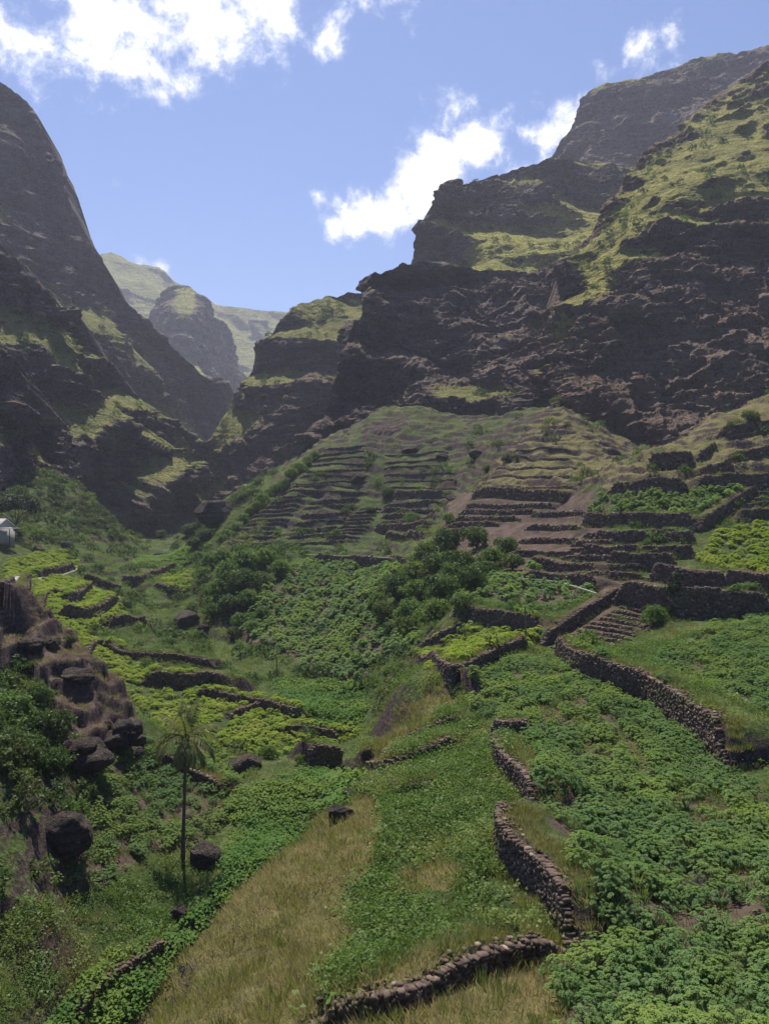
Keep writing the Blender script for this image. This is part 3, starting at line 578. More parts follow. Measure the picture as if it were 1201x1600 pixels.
cliff('right_cliff', [([(840,640),(850,560),(862,470),(882,415),(925,362),(960,312),(988,267),(1018,227),(1053,212),(1076,188),(1100,160),(1132,143),(1201,95),(1420,-40)], [222,236,252,268,290,312,330,345,350]),
  ([(848,645),(858,565),(875,490),(900,425),(940,378),(975,335),(1005,290),(1038,258),(1072,240),(1098,222),(1125,202),(1160,186),(1201,165),(1420,70)], [214,226,240,255,270,284,295,300,300]),
  ([(852,650),(868,570),(888,500),(910,448),(950,402),(990,355),(1020,325),(1052,302),(1090,290),(1130,284),(1201,278),(1420,250)], [208,218,228,238,245,248,246,242]),
  ([(856,655),(876,590),(900,530),(930,478),(970,445),(1015,412),(1060,396),(1110,386),(1201,376),(1420,360)], [203,210,217,222,224,220,214]),
  ([(860,660),(885,610),(915,570),(955,540),(1010,520),(1100,500),(1201,490),(1420,480)], [198,202,206,208,205,200]),
  ([(864,670),(900,655),(950,650),(1000,655),(1100,650),(1201,640),(1420,620)], [192,192,192,190,186,180]),
  ([(866,720),(920,730),(1000,740),(1100,740),(1201,740),(1420,740)], [184,182,180,176,170,165])], [.2,.66,.78,.25,.12,.12,.3], 'warm_cliff', 560, 560, 4.6, 9, 9, 61, tuck=75)
# ------------------------------------------------------------------ stones and walls
def wall_mat():
    m, nt, out = nodes_mat('wall_stone'); T = NT(nt); pos = T.n('ShaderNodeNewGeometry').outputs['Position']
    ti = T.n('ShaderNodeAttribute', attribute_name='tint').outputs['Fac']
    c = T.mix(ti, (.085, .06, .05), (.20, .148, .12)); c = T.mix(T.ramp(ti, .93, .97), c, (.34, .27, .22))
    n = T.noise(pos, 6, 6, .7); c = T.mix(T.ramp(n, .4, .7, .5, 0), c, (.05, .034, .03)); c = T.mix(T.ramp(T.noise(pos, .6, 5, .6), .52, .68, 0, .6), c, (.10, .095, .045))
    T.bsdf(c, out, .92, .15, n, .7, .06)
wall_mat()
def stone_templates(k=10):
    V = []; idx = {}; Fq = []
    for ax in range(3):
        for sg in (-1, 1):
            for i in (0, 1):
                for j in (0, 1):
                    q = []
                    for a, b in ((i-1, j-1), (i, j-1), (i, j), (i-1, j)):
                        p = [0, 0, 0]; p[ax] = sg; p[(ax+1) % 3] = a; p[(ax+2) % 3] = b; p = tuple(p)
                        if p not in idx: idx[p] = len(V); V.append(p)
                        q.append(idx[p])
                    Fq.append(q if sg > 0 else q[::-1])
    V = np.array(V, float); Sp = V/np.linalg.norm(V, axis=1)[:, None]
    return [(V*.68+Sp*.32)*(1+rng.uniform(-.2, .2, (len(V), 1)))+rng.uniform(-.14, .14, V.shape) for _ in range(k)], np.array(Fq)
ST, SF = stone_templates()
def stones_mesh(C, size, ang):
    n = len(C); k = rng.integers(0, len(ST), n); T = np.stack(ST)[k]*(size[:, None]*.5)
    c, s = np.cos(ang)[:, None], np.sin(ang)[:, None]; x = T[..., 0]*c-T[..., 1]*s; y = T[..., 0]*s+T[..., 1]*c
    V = np.stack([x, y, T[..., 2]], -1)+C[:, None]; nv = V.shape[1]
    return V.reshape(-1, 3), (SF[None]+(np.arange(n)*nv)[:, None, None]).reshape(-1, 4), np.repeat(rng.random(n), nv)
def build_wall(lb, grp, h, Q, s, foot):
    dd = Q[:, 1].mean(); th = .36 if h > 1.2 else .26; sz = float(np.clip(dd*.0037, .12, .55)); sz = min(sz, h*.6)
    L = np.append(0, np.cumsum(np.hypot(*np.diff(Q, axis=0).T))); tg = np.gradient(Q, axis=0); tg /= np.linalg.norm(tg, axis=1)[:, None]; nn = np.stack([-tg[:, 1], tg[:, 0]], 1)*s
    low = height(Q[:, 0]-nn[:, 0]*.35, Q[:, 1]-nn[:, 1]*.35); top = foot+h*(.92+.1*fbm(Q[:, 0], Q[:, 1], foot*0, 2.5, 3, 5)*2)
    k = max(1, len(Q)//400); ker = np.ones(5)/5; top = np.convolve(np.pad(top, 2, 'edge'), ker, 'valid'); tf = min(.13, 1.6/L[-1]); top = top-h*.75*(1-sst(0, tf, L/L[-1])+sst(1-tf, 1, L/L[-1])); low = np.minimum(low-.15, top-.2)
    # rubble core
    off = [0.02, th-.05]; V = []; m = len(Q)
    for o_, zz in ((off[0], low), (off[0], top-sz*.25), (off[1], top-sz*.25), (off[1], low)): V.append(np.stack([Q[:, 0]+nn[:, 0]*o_, Q[:, 1]+nn[:, 1]*o_, zz], 1))
    V = np.concatenate(V); Fq = []
    for a in range(4):
        b = (a+1) % 4; i = np.arange(m-1); Fq.append(np.stack([a*m+i, a*m+i+1, b*m+i+1, b*m+i], 1))
    Fq.append(np.array([[0, m, 2*m, 3*m], [m-1, 4*m-1, 3*m-1, 2*m-1]])); Fq = np.concatenate(Fq); tint = np.full(len(V), .0)
    C, Sz, A = [], [], []
    nl = max(2, int(L[-1]/(sz*.82)))
    for i in range(nl):
        l = (i+.5)/nl*L[-1]; x = np.interp(l, L, Q[:, 0]); y = np.interp(l, L, Q[:, 1]); zt = np.interp(l, L, top); zl = np.interp(l, L, low); nx = np.interp(l, L, nn[:, 0]); ny = np.interp(l, L, nn[:, 1])
        z = zl+sz*.2; a = math.atan2(-nx, ny)
        while z < zt:
            jl = random.uniform(-.3, .3)*sz; hs = sz*random.uniform(.55, .95)
            C.append((x+ny*jl+nx*random.uniform(-.07, .05), y-nx*jl+ny*random.uniform(-.07, .05), z+hs*.3)); Sz.append((sz*random.uniform(.6, 1.5), .22, hs*random.uniform(.9, 1.3))); A.append(a+random.uniform(-.15, .15)); z += hs*.72
        for o_ in np.arange(.12, th+.1, sz*.75):                     # capping stones
            q_ = random.uniform(.4, 1.25); C.append((x+nx*o_+random.uniform(-.12, .12)+ny*random.uniform(-.15, .15), y+ny*o_+random.uniform(-.1, .1), zt-sz*.2+random.uniform(-.1, .09))); Sz.append((sz*q_*random.uniform(.8, 1.2), sz*q_*random.uniform(.6, 1.1), sz*q_*random.uniform(.5, .95))); A.append(random.uniform(0, 6))
    V2, F2, t2 = stones_mesh(np.array(C), np.array(Sz), np.array(A))
    o = mesh_np('terrace_wall' if grp else 'stone_wall', np.concatenate([V, V2]), np.concatenate([Fq, F2+len(V)]), 'wall_stone', False, None, {'tint': ('FLOAT', np.concatenate([tint, t2]))})
    return tag(o, lb, 'wall', grp)
for w_ in wall_runs: build_wall(*w_)

# ------------------------------------------------------------------ foliage
def leaf_mat(name, c1, c2, c3, tr=.35, rough=.5, tcol=1.3):
    """c1-c2 by leaf and by plant, c3 patches over the field"""
    m, nt, out = nodes_mat(name); T = NT(nt); pos = T.n('ShaderNodeNewGeometry').outputs['Position']
    ti = T.n('ShaderNodeAttribute', attribute_name='tint').outputs['Fac']; orr = T.n('ShaderNodeObjectInfo').outputs['Random']
    c = T.mix(T.math('ADD', T.math('MULTIPLY', ti, .5), T.math('MULTIPLY', orr, .5)), c1, c2); c = T.mix(T.ramp(T.noise(pos, .22, 5, .65), .44, .62), c, c3)
    b = T.n('ShaderNodeBsdfPrincipled'); b.inputs['Roughness'].default_value = rough; b.inputs['Specular IOR Level'].default_value = .15; T.l(c, b.inputs['Base Color'])
    t = T.n('ShaderNodeBsdfTranslucent'); T.l(T.mix(1., c, (tcol, tcol*1.05, tcol*.6), 'MULTIPLY'), t.inputs[0])
    mx = T.n('ShaderNodeMixShader'); mx.inputs[0].default_value = tr; T.l(b.outputs[0], mx.inputs[1]); T.l(t.outputs[0], mx.inputs[2]); T.l(mx.outputs[0], out.inputs[0])
leaf_mat('crop_leaf', (.078, .15, .058), (.17, .265, .10), (.19, .265, .075), .42, .7)
leaf_mat('light_leaf', (.15, .22, .03), (.24, .32, .045), (.25, .30, .06), .42, .7)
leaf_mat('vine_leaf', (.045, .115, .022), (.10, .19, .035), (.13, .20, .04), .42, .65)
leaf_mat('weed_leaf', (.06, .12, .028), (.11, .18, .04), (.15, .19, .055), .42)
leaf_mat('green_blade', (.09, .13, .035), (.16, .19, .055), (.20, .19, .07), .42)
leaf_mat('dry_blade', (.24, .195, .12), (.40, .33, .21), (.20, .18, .09), .4, .7)
leaf_mat('bush_leaf', (.035, .065, .022), (.08, .13, .035), (.09, .12, .035), .33)
leaf_mat('bright_bush_leaf', (.065, .125, .032), (.12, .19, .045), (.12, .17, .045), .4)
leaf_mat('palm_leaf', (.09, .115, .035), (.17, .18, .07), (.18, .17, .07), .4, .45)
leaf_mat('grey_twig', (.10, .085, .08), (.17, .145, .13), (.14, .12, .10), .05, .8)
def plain_mat(name, a, b, sc, rough=.85, bd=.03):
    m, nt, out = nodes_mat(name); T = NT(nt); tc = T.n('ShaderNodeTexCoord').outputs['Object']; n = T.noise(tc, sc, 5, .65); T.bsdf(T.mix(n, a, b), out, rough, .2, n, .6, bd)
plain_mat('bark', (.06, .045, .035), (.16, .125, .095), 6); plain_mat('pale_bark', (.28, .24, .2), (.45, .4, .35), 8)
plain_mat('stem', (.10, .10, .05), (.2, .17, .09), 9); plain_mat('concrete', (.28, .26, .24), (.42, .40, .37), 3, .8, .01)
plain_mat('white_wall', (.25, .24, .24), (.42, .40, .39), 1.2, .8, .02); plain_mat('roof_sheet', (.30, .30, .31), (.42, .41, .41), 2, .6, .02); plain_mat('dark_wood', (.03, .025, .022), (.06, .05, .04), 5); plain_mat('coconut', (.10, .09, .03), (.16, .13, .05), 5)

def unit(v): return v/(np.linalg.norm(v, axis=-1, keepdims=True)+1e-9)
def leaves(c, d, up, L, W, droop=0.):
    """one four-cornered leaf per row"""
    L = np.broadcast_to(L, (len(c),))[:, None]; W = np.broadcast_to(W, (len(c),))[:, None]; side = unit(np.cross(d, up)); nv = np.cross(side, d)
    dz = np.array([0, 0, 1.])*L*np.asarray(droop)
    V = np.stack([c, c+d*L*.5+side*W*.5+nv*W*.12, c+d*L-dz, c+d*L*.5-side*W*.5+nv*W*.12], 1)
    return V.reshape(-1, 3), np.arange(len(c)*4).reshape(-1, 4)
def merge(parts):
    V, Fq, o = [], [], 0
    for v, f in parts: V.append(v); Fq.append(f+o); o += len(v)
    return np.concatenate(V), np.concatenate(Fq)
def tube(path, rad, n=6):
    path = np.array(path, float); rad = np.broadcast_to(rad, (len(path),)); tg = unit(np.gradient(path, axis=0)); a = unit(np.cross(tg, np.array([.13, .97, .2]))); b = np.cross(tg, a)
    th = np.linspace(0, 2*math.pi, n, endpoint=False); V = path[:, None]+(a[:, None]*np.cos(th)[None, :, None]+b[:, None]*np.sin(th)[None, :, None])*rad[:, None, None]
    k = len(path); i, j = np.meshgrid(np.arange(k-1), np.arange(n), indexing='ij'); j2 = (j+1) % n
    return V.reshape(-1, 3), np.stack([i*n+j, i*n+j2, (i+1)*n+j2, (i+1)*n+j], -1).reshape(-1, 4)
def dirs(n, zmin=-1, zmax=1):
    z = rng.uniform(zmin, zmax, n); a = rng.uniform(0, 6.283, n); r = np.sqrt(1-z*z); return np.stack([r*np.cos(a), r*np.sin(a), z], 1)
def leaf_obj(name, VF, mat, link=True):
    V, Fq = VF; t = np.repeat(rng.random(len(V)//4+1), 4)[:len(V)]
    o = mesh_np(name, V, Fq, mat, False, None, {'tint': ('FLOAT', t)})
    if not link: COL.objects.unlink(o)
    return o
def crop_geo(nr=36, rad=.55, hh=.68, nl=10, ll=.09, wl=.032):
    ps = []
    for _ in range(nr):
        d = dirs(1, .15, 1)[0]; c = np.array([d[0]*rad, d[1]*rad, hh*(.45+.55*d[2])])*random.uniform(.8, 1.05)
        a = np.arange(nl)/nl*6.283+random.uniform(0, 6); up = unit(np.array([d[0]*.5, d[1]*.5, 1.])); u = unit(np.cross(up, [0, 1, .1])); v = np.cross(up, u); k = random.uniform(.75, 1.2)
        ps.append(tube([(0, 0, -.1), c*[.5, .5, .6], c], [.014, .009, .006], 3))
        for ring, (el, sc) in enumerate(((.25, 1.), (.95, .65))):
            aa = a[::1+ring]; dd = unit(u*np.cos(aa)[:, None]+v*np.sin(aa)[:, None]+up*el*rng.uniform(.4, 1.3, (len(aa), 1)))
            ps.append(leaves(np.tile(c, (len(aa), 1)), dd, np.tile(up, (len(aa), 1)), ll*k*sc*rng.uniform(.8, 1.15, len(aa)), wl*k*1.15, .22))
    return merge(ps)
def vine_geo(n=46, r=.55, ll=.15):
    c = np.stack([rng.normal(0, r*.55, n), rng.normal(0, r*.55, n), rng.uniform(.05, .36, n)], 1); d = unit(dirs(n, -.2, .35)); up = unit(dirs(n, .5, 1)+[0, 0, .6])
    return leaves(c, d, up, ll*rng.uniform(.6, 1.3, n), ll*rng.uniform(.6, 1., n), .15)
def weed_geo(n=70, r=.4, h=.5):
    a = rng.uniform(0, 6.28, n); rr = r*np.sqrt(rng.random(n)); c = np.stack([rr*np.cos(a), rr*np.sin(a), rng.uniform(.03, 1, n)**.8*h*(1.1-rr/r*.5)], 1)
    return leaves(c, unit(dirs(n, -.2, .8)), unit(dirs(n, .2, 1)), rng.uniform(.06, .13, n), rng.uniform(.03, .06, n), .1)
def grass_geo(n=30, r=.25, h=.55, w=.018, lean=.6):
    a = rng.uniform(0, 6.28, n); rr = r*np.sqrt(rng.random(n)); c = np.stack([rr*np.cos(a), rr*np.sin(a), np.zeros(n)-.03], 1)
    d = unit(np.stack([np.cos(a)*rng.uniform(0, lean, n)+rng.normal(0, .15, n), np.sin(a)*rng.uniform(0, lean, n)+rng.normal(0, .15, n), np.ones(n)], 1)); L = h*rng.uniform(.5, 1.15, n)
    return leaves(c, d, unit(dirs(n, -.2, .2)), L, w*rng.uniform(.8, 1.5, n), .12)
def crown_geo(n, lobes, leaf=.16, flat=.8):
    """leaf clumps spread through several lobes, thin in places"""
    ps = []
    for (x, y, z, r) in lobes:
        k = int(n*r*r/sum(l[3]**2 for l in lobes)); nc = max(10, k//14)
        cd = dirs(nc, -.5, 1); cc = np.array([x, y, z])+cd*(r*rng.uniform(.6, 1.02, (nc, 1)))*[1, 1, flat]; gi = rng.integers(0, nc, k)
        c = cc[gi]+rng.normal(0, r*.09, (k, 3)); d = unit(cd[gi]*.6+dirs(k)); up = unit(cd[gi]+dirs(k)*.5+[0, 0, .3])
        ps.append(leaves(c, d, up, leaf*rng.uniform(.7, 1.4, k), leaf*.55, .15))
    return merge(ps)

def area_points(classes, dens, dmin=11, dmax=235, seed=0, pxr=(-90, 1290), fall=60., alive=None, exposed=True):
    """random places on the ground where those covers grow"""
    r = np.random.default_rng(seed); nc = len(cols)
    cx = (GX[:-1, 1:]-GX[:-1, :-1]); cy = (GD[1:, :-1]-GD[:-1, :-1]); zx = (GZ[:-1, 1:]-GZ[:-1, :-1])/cx; zy = (GZ[1:, :-1]-GZ[:-1, :-1])/cy
    slope = np.sqrt(1+zx**2+zy**2); ar = cx*cy*np.minimum(slope, 2.0)
    dn = dens*np.minimum(1, fall/GD[:-1, :-1])**1.0
    ok = np.isin(COV[:-1, :-1], classes) & (GD[:-1, :-1] > dmin) & (GD[:-1, :-1] < dmax) & (GC[:-1, :-1] > pxr[0]) & (GC[:-1, :-1] < pxr[1]) & (slope < 2.2)
    if alive is not None: dn = dn*alive[:-1, :-1]
    lam = np.where(ok, ar*dn, 0); n = r.poisson(lam); i, j = np.nonzero(n); k = n[i, j]; i = np.repeat(i, k); j = np.repeat(j, k)
    u, v = r.random(len(i)), r.random(len(i)); px = GC[i, j]+u*(GC[i, j+1]-GC[i, j]); ld_ = GL[i, j]+v*(GL[i+1, j]-GL[i, j]); d = np.exp(ld_); x = (px-CX)/F*d
    return np.stack([x, d, height(x, d)-.03], 1)
def gn_tree(coll):
    g = bpy.data.node_groups.new('scatter', 'GeometryNodeTree'); g.interface.new_socket('Geometry', in_out='INPUT', socket_type='NodeSocketGeometry'); g.interface.new_socket('Geometry', in_out='OUTPUT', socket_type='NodeSocketGeometry')
    N = g.nodes.new; L = g.links.new; gi = N('NodeGroupInput'); go = N('NodeGroupOutput'); ci = N('GeometryNodeCollectionInfo'); ci.inputs['Collection'].default_value = coll; ci.inputs['Separate Children'].default_value = True; ci.inputs['Reset Children'].default_value = True
    ip = N('GeometryNodeInstanceOnPoints'); ip.inputs['Pick Instance'].default_value = True; L(gi.outputs[0], ip.inputs['Points']); L(ci.outputs[0], ip.inputs['Instance'])
    def at(nm, ty):
        a = N('GeometryNodeInputNamedAttribute'); a.data_type = ty; a.inputs['Name'].default_value = nm; return [o for o in a.outputs if o.enabled and o.name == 'Attribute'][0]
    L(at('rot', 'FLOAT_VECTOR'), ip.inputs['Rotation']); L(at('scl', 'FLOAT'), ip.inputs['Scale']); L(at('idx', 'INT'), ip.inputs['Instance Index']); L(ip.outputs[0], go.inputs[0]); return g
def scatter(name, P, srcs, scale, label, cat, tilt=.15, seed=0):
    if len(P) == 0: return
    r = np.random.default_rng(seed+99); coll = bpy.data.collections.new(name+'_kinds')
    for i, s_ in enumerate(srcs): s_.name = 'k%02d_' % i+name; coll.objects.link(s_)
    me = bpy.data.meshes.new(name); me.vertices.add(len(P)); me.vertices.foreach_set('co', P.astype(np.float32).ravel())
    a = me.attributes.new('rot', 'FLOAT_VECTOR', 'POINT'); rot = np.stack([r.normal(0, tilt, len(P)), r.normal(0, tilt, len(P)), r.uniform(0, 6.283, len(P))], 1); a.data.foreach_set('vector', rot.astype(np.float32).ravel())
    sc = scale*r.uniform(.65, 1.3, len(P))*np.maximum(1, P[:, 1]/60.)**.35
    a = me.attributes.new('scl', 'FLOAT', 'POINT'); a.data.foreach_set('value', sc.astype(np.float32)); a = me.attributes.new('idx', 'INT', 'POINT'); a.data.foreach_set('value', r.integers(0, len(srcs), len(P)).astype(np.int32))
    o = bpy.data.objects.new(name, me); COL.objects.link(o); md = o.modifiers.new('scatter', 'NODES'); md.node_group = gn_tree(coll)
    print('scatter', name, len(P)); return tag(o, label, cat, kind='stuff')

# --- leafy crop: nearest 300 plants stand as single things, the rest of the planting is one mass
clump = sst(-.42, .12, fbm(GX, GD, GX*0, 2.6, 4, 77))*.7+.3
crop_kinds = [leaf_obj('crop_plant', crop_geo(), 'crop_leaf', False) for _ in range(5)]
far_kinds = [leaf_obj('crop_plant', crop_geo(14, .42, .85, 6, .17, .085), 'crop_leaf', False) for _ in range(3)]
PC = area_points([CROP], 4.6, 11, 75, 1, alive=clump, fall=90); pxx = PC[:, 0]/PC[:, 1]*F+CX; row = CY-PC[:, 2]/PC[:, 1]*F
inn = (pxx > 600) & (pxx < 1195) & (row < 1590); order = np.argsort(np.where(inn, PC[:, 1], 1e9)); near = order[:300]; rest = np.delete(PC, near, 0)
for k, i in enumerate(near):
    o = crop_kinds[k % 5].copy(); o.name = 'crop_plant'; COL.objects.link(o); o.location = PC[i]; s_ = random.uniform(.55, 1.0); o.scale = (s_, s_, s_*random.uniform(.9, 1.15)); o.rotation_euler = (random.gauss(0, .12), random.gauss(0, .12), random.uniform(0, 6.28))
    tag(o, 'bushy green crop plant in the dense planting at the lower right corner', 'crop plant', 'crop plants at the lower right')
scatter('crop_planting', rest, crop_kinds, .82, 'dense green leafy crop covering the terraced fields', 'crop', seed=1)
scatter('distant_crop', area_points([CROP], 2.0, 75, 235, 2, alive=clump, fall=300), far_kinds, .95, 'green leafy crop on the farther terraces of the hillside', 'crop', seed=2)
lk = [leaf_obj('light_crop', crop_geo(12, .45, .5, 7, .17, .08), 'light_leaf', False) for _ in range(4)]
scatter('light_crop', area_points([LIGHT], 3.2, 30, 235, 3, alive=clump, fall=110), lk, .85, 'yellow-green young crop on the small valley plots', 'crop', seed=3)
vk = [leaf_obj('vine', vine_geo(60, .6, .2), 'vine_leaf', False) for _ in range(4)]
scatter('creeping_vines', area_points([VINE], 4.2, 20, 200, 4), vk, 1.0, 'bright green broad-leaved creepers filling the stream bed', 'creepers', seed=4)
wk = [leaf_obj('weed', weed_geo(), 'weed_leaf', False) for _ in range(4)]+[leaf_obj('weed', vine_geo(40, .5, .13), 'weed_leaf', False)]
wd = sst(-.35, .3, fbm(GX, GD, GX*0, 3.5, 4, 15))
scatter('weeds', np.concatenate([area_points([WEED], 8.5, 11, 60, 5, alive=.35+wd), area_points([0, MID], 3.0, 30, 235, 6, alive=wd), area_points([FADED, DARKSCRUB, SOIL], .35, 30, 235, 16, alive=wd)]), wk, 1.0, 'low leafy green weeds covering the fallow plots', 'weeds', seed=5)
gk = [leaf_obj('grass', grass_geo(34, .3, .5), 'green_blade', False) for _ in range(3)]
dk = [leaf_obj('grass', grass_geo(44, .32, .40, .013, .9), 'dry_blade', False) for _ in range(3)]
scatter('green_grass', np.concatenate([area_points([DRY], 6, 11, 60, 7, alive=1-wd*.7), area_points([WEED, BUSH, CROP], 1.6, 11, 70, 8), area_points([0, MID, ROCK, LIGHT], .9, 25, 200, 9)]), gk, .9, 'green grass tufts on the slopes and banks', 'grass', seed=6)
scatter('dry_grass', np.concatenate([area_points([DRY], 13, 11, 60, 10, alive=.35+.65*wd), area_points([WEED], 1.2, 11, 50, 11, alive=1-wd), area_points([ROCK], 2.2, 25, 130, 12), area_points([SOIL, YELLOW], .5, 60, 200, 13)]), dk, .85, 'straw-coloured dry grass on the spur in front', 'grass', seed=7)
# --- grass growing along the tops of the walls
tops = []
for lb, grp, h, Q, sg, foot in wall_runs:
    if grp: continue
    tg = unit(np.gradient(Q, axis=0)); nn = np.stack([-tg[:, 1], tg[:, 0]], 1)*sg
    for rep in range(12 if Q[:, 1].mean() < 60 else 2):
        o_ = rng.uniform(-.6, 1.2, len(Q)); o_ = np.where((o_ > -.25) & (o_ < .3), o_+.5, o_); X_ = Q+nn*o_[:, None]; tops.append(np.column_stack([X_, height(X_[:, 0], X_[:, 1])-.02])[rng.random(len(Q)) < .6])
tops = np.concatenate(tops)
scatter('wall_top_grass', tops, dk+gk, .75, 'dry grass growing along the tops of the stone walls', 'grass', seed=17)
# --- scrub
sk = [leaf_obj('scrub', crown_geo(420, [(0, 0, .45, .55), (.45, .2, .4, .4), (-.3, .35, .35, .4)], .14), 'bush_leaf', False) for _ in range(3)]+[leaf_obj('scrub', crown_geo(420, [(0, 0, .4, .6), (.4, -.3, .3, .4)], .13), 'bright_bush_leaf', False)]
CS = np.concatenate(CLIFF_SHRUBS); CS[:, 2] -= .15
scatter('scrub', np.concatenate([CS, area_points([MID], .09, 40, 235, 20, fall=120, alive=wd*1.5), area_points([DARKSCRUB], .22, 25, 235, 21, fall=150), area_points([BUSH], .8, 25, 90, 22), area_points([FADED, YELLOW], .012, 90, 235, 23, fall=200), area_points([0], .05, 30, 235, 24, fall=120, alive=wd)]), sk, 1.25, 'dark green scrub dotted over the valley sides', 'scrub', seed=8)
# ------------------------------------------------------------------ bushes, trees, palms
def empty(name, loc, label, cat, group=None, rz=0):
    o = bpy.data.objects.new(name, None); COL.objects.link(o); o.location = loc; o.rotation_euler = (0, 0, rz); return tag(o, label, cat, group)
def child(o, p): o.parent = p; return o
def copy_tree(root, loc, rz, sc):
    c = root.copy(); COL.objects.link(c); c.location = loc; c.rotation_euler = (0, 0, rz); c.scale = (sc, sc, sc*random.uniform(.85, 1.15))
    for ch in list(root.children): d = ch.copy(); COL.objects.link(d); d.parent = c
    return c
def bush_proto(kind, mat):
    t = empty('bush', (0, 0, 0), 'x', 'bush'); lob = [(0, 0, 1.1, 1.0)]+[(random.uniform(-.9, .9), random.uniform(-.9, .9), random.uniform(.5, 1.4), random.uniform(.45, .8)) for _ in range(7)]
    child(leaf_obj('crown', crown_geo(3600, lob, .17, .85), mat), t)
    child(leaf_obj('trunk', merge([tube([(0, 0, -.5), (random.uniform(-.1, .1), 0, .3), (l[0]*.4, l[1]*.4, l[2]*.6), (l[0]*.8, l[1]*.8, l[2])], [.10, .08, .05, .02], 5) for l in lob[:5]]), 'bark'), t)
    return t
protos = [bush_proto(0, 'bush_leaf'), bush_proto(1, 'bush_leaf'), bush_proto(2, 'bright_bush_leaf')]; used = [False]*3
def put_bush(px, py, r, k, label, group=None, name='bush'):
    p = hit(px, py+r*.3); s_ = r/F*p[1]/1.45
    if not used[k]:
        used[k] = True; o = protos[k]; o.location = p; o.rotation_euler = (0, 0, random.uniform(0, 6)); o.scale = (s_, s_, s_)
    else: o = copy_tree(protos[k], p, random.uniform(0, 6.28), s_)
    for key in list(o.keys()): del o[key]
    tag(o, label, 'bush', group); return o
TH = 'dark green bush in the big thicket filling the gully in the middle'
for px, py, r in [(620,930,30),(650,905,28),(690,930,34),(720,890,30),(640,960,26),(600,965,24),(680,965,30),(740,920,32),(725,955,26),(770,880,26),(700,860,28),(745,850,26),(790,860,24),(665,880,26),(612,990,20),(640,990,22),(590,945,20),(800,885,22),(680,900,30),(755,900,26),(655,930,28),(715,925,26),(705,905,24)]:
    put_bush(px, py, r, random.choice([0, 0, 1, 1, 2]), TH, 'bushes of the central thicket')
TB = 'green spreading bush on the crest of the bank left of the crop rows'
for px, py, r in [(330,885,24),(355,905,26),(385,885,28),(415,880,24),(440,895,20),(345,930,26),(375,920,28),(405,915,22),(320,905,18),(360,950,24),(390,945,22),(410,965,16),(335,960,18),(375,975,18),(425,870,16),(350,875,20),(305,855,16),(310,875,14),(395,985,14),(365,995,14)]:
    put_bush(px, py, r, random.choice([0, 2, 2]), TB, 'bushes on the bank above the stream')
TR = 'bright green bush in the row climbing the edge of the terraced hill'
for i in range(14):
    f = i/13; put_bush(345+f*145+random.uniform(-4, 4), 845-f*128+random.uniform(-3, 5), random.uniform(10, 15), 2, TR, 'bushes climbing the edge of the hill')
for i in range(16):
    put_bush(random.uniform(190, 330), random.uniform(790, 845), random.uniform(9, 16), random.choice([0, 1]), 'dark bush at the head of the valley below the cliffs', 'bushes at the valley head')
TL = 'dark bush on the rocky slope at the left edge in front'
for px, py, r in [(20,1120,44),(70,1150,36),(10,1180,40),(110,1170,26),(60,1100,30),(-20,1150,40),(40,1195,36),(85,1205,30)]:
    put_bush(px, py, r, random.choice([0, 0, 2]), TL, 'bushes at the left edge')
for px, py, r, k, lb in [(640,812,14,2,'lone bright green bush on the dark terraces in the middle of the hill'),(605,775,13,0,'dark bush beside the top of the dark terraces'),(580,800,9,0,'small bush above the red-brown steps'),(1175,660,16,0,'round dark green bush high on the right-hand grass slope'),(1140,668,9,2,'small bush beside the round one high on the right-hand grass slope'),
        (1020,968,22,2,'bright green bush standing among the brown steps'),(1050,955,12,0,'narrow dark bush against the tall long wall at right'),(700,815,14,2,'pale green bush on the ridge above the thicket'),(790,720,12,0,'dark bush in the crease above the yellow grass spur'),(760,735,10,0,'smaller bush in the crease left of the yellow grass spur'),
        (200,1190,22,2,'bright bush left of the palm trunk under the rock face'),(420,1180,16,2,'bush right of the palm crown by the cistern'),(110,1005,10,0,'small bush behind the left-hand rocks'),(470,1190,14,2,'leafy bush beside the cistern wall')]:
    put_bush(px, py, r, k, lb)

# tree by the house, small tree by the long wall
leaf_mat('dark_leaf', (.018, .032, .014), (.035, .055, .02), (.03, .05, .02), .15)
def tree(px, py, hgt, crown, label, lean=0, leafmat='dark_leaf', n=9000, leaf=.3):
    p = hit(px, py); t = empty('tree', p, label, 'tree'); tr = [tube([(0, 0, -.4), (lean*.3, 0, hgt*.3), (lean, 0, hgt*.6)], [.22, .17, .12], 8)]
    for (x, y, z, r) in crown: tr.append(tube([(lean*.6, 0, hgt*.42), (x*.5+lean*.3, y*.5, z*.8), (x, y, z)], [.10, .07, .03], 5))
    child(leaf_obj('trunk', merge(tr), 'bark'), t); child(leaf_obj('crown', crown_geo(n, crown, leaf, .55), leafmat), t); return t
tree(22, 838, 5.5, [(0,0,6.2,2.6),(-2.6,.5,5.8,2.2),(2.4,-.5,6,2.2),(-.5,1,7.2,2.0),(4.2,0,5.0,1.4),(-4.5,0,5.2,1.8),(1.5,0,7.0,2.2),(3.2,.5,6.4,1.8)], 'dark flat-topped tree behind the house at the left edge', .8)
tree(1052, 962, 2.6, [(0,0,2.6,.7),(.3,.1,3.4,.5),(-.4,0,2.1,.6),(.5,0,1.9,.5)], 'small upright tree in front of the tall long wall at right', .1, 'dark_leaf', 1800, .15)

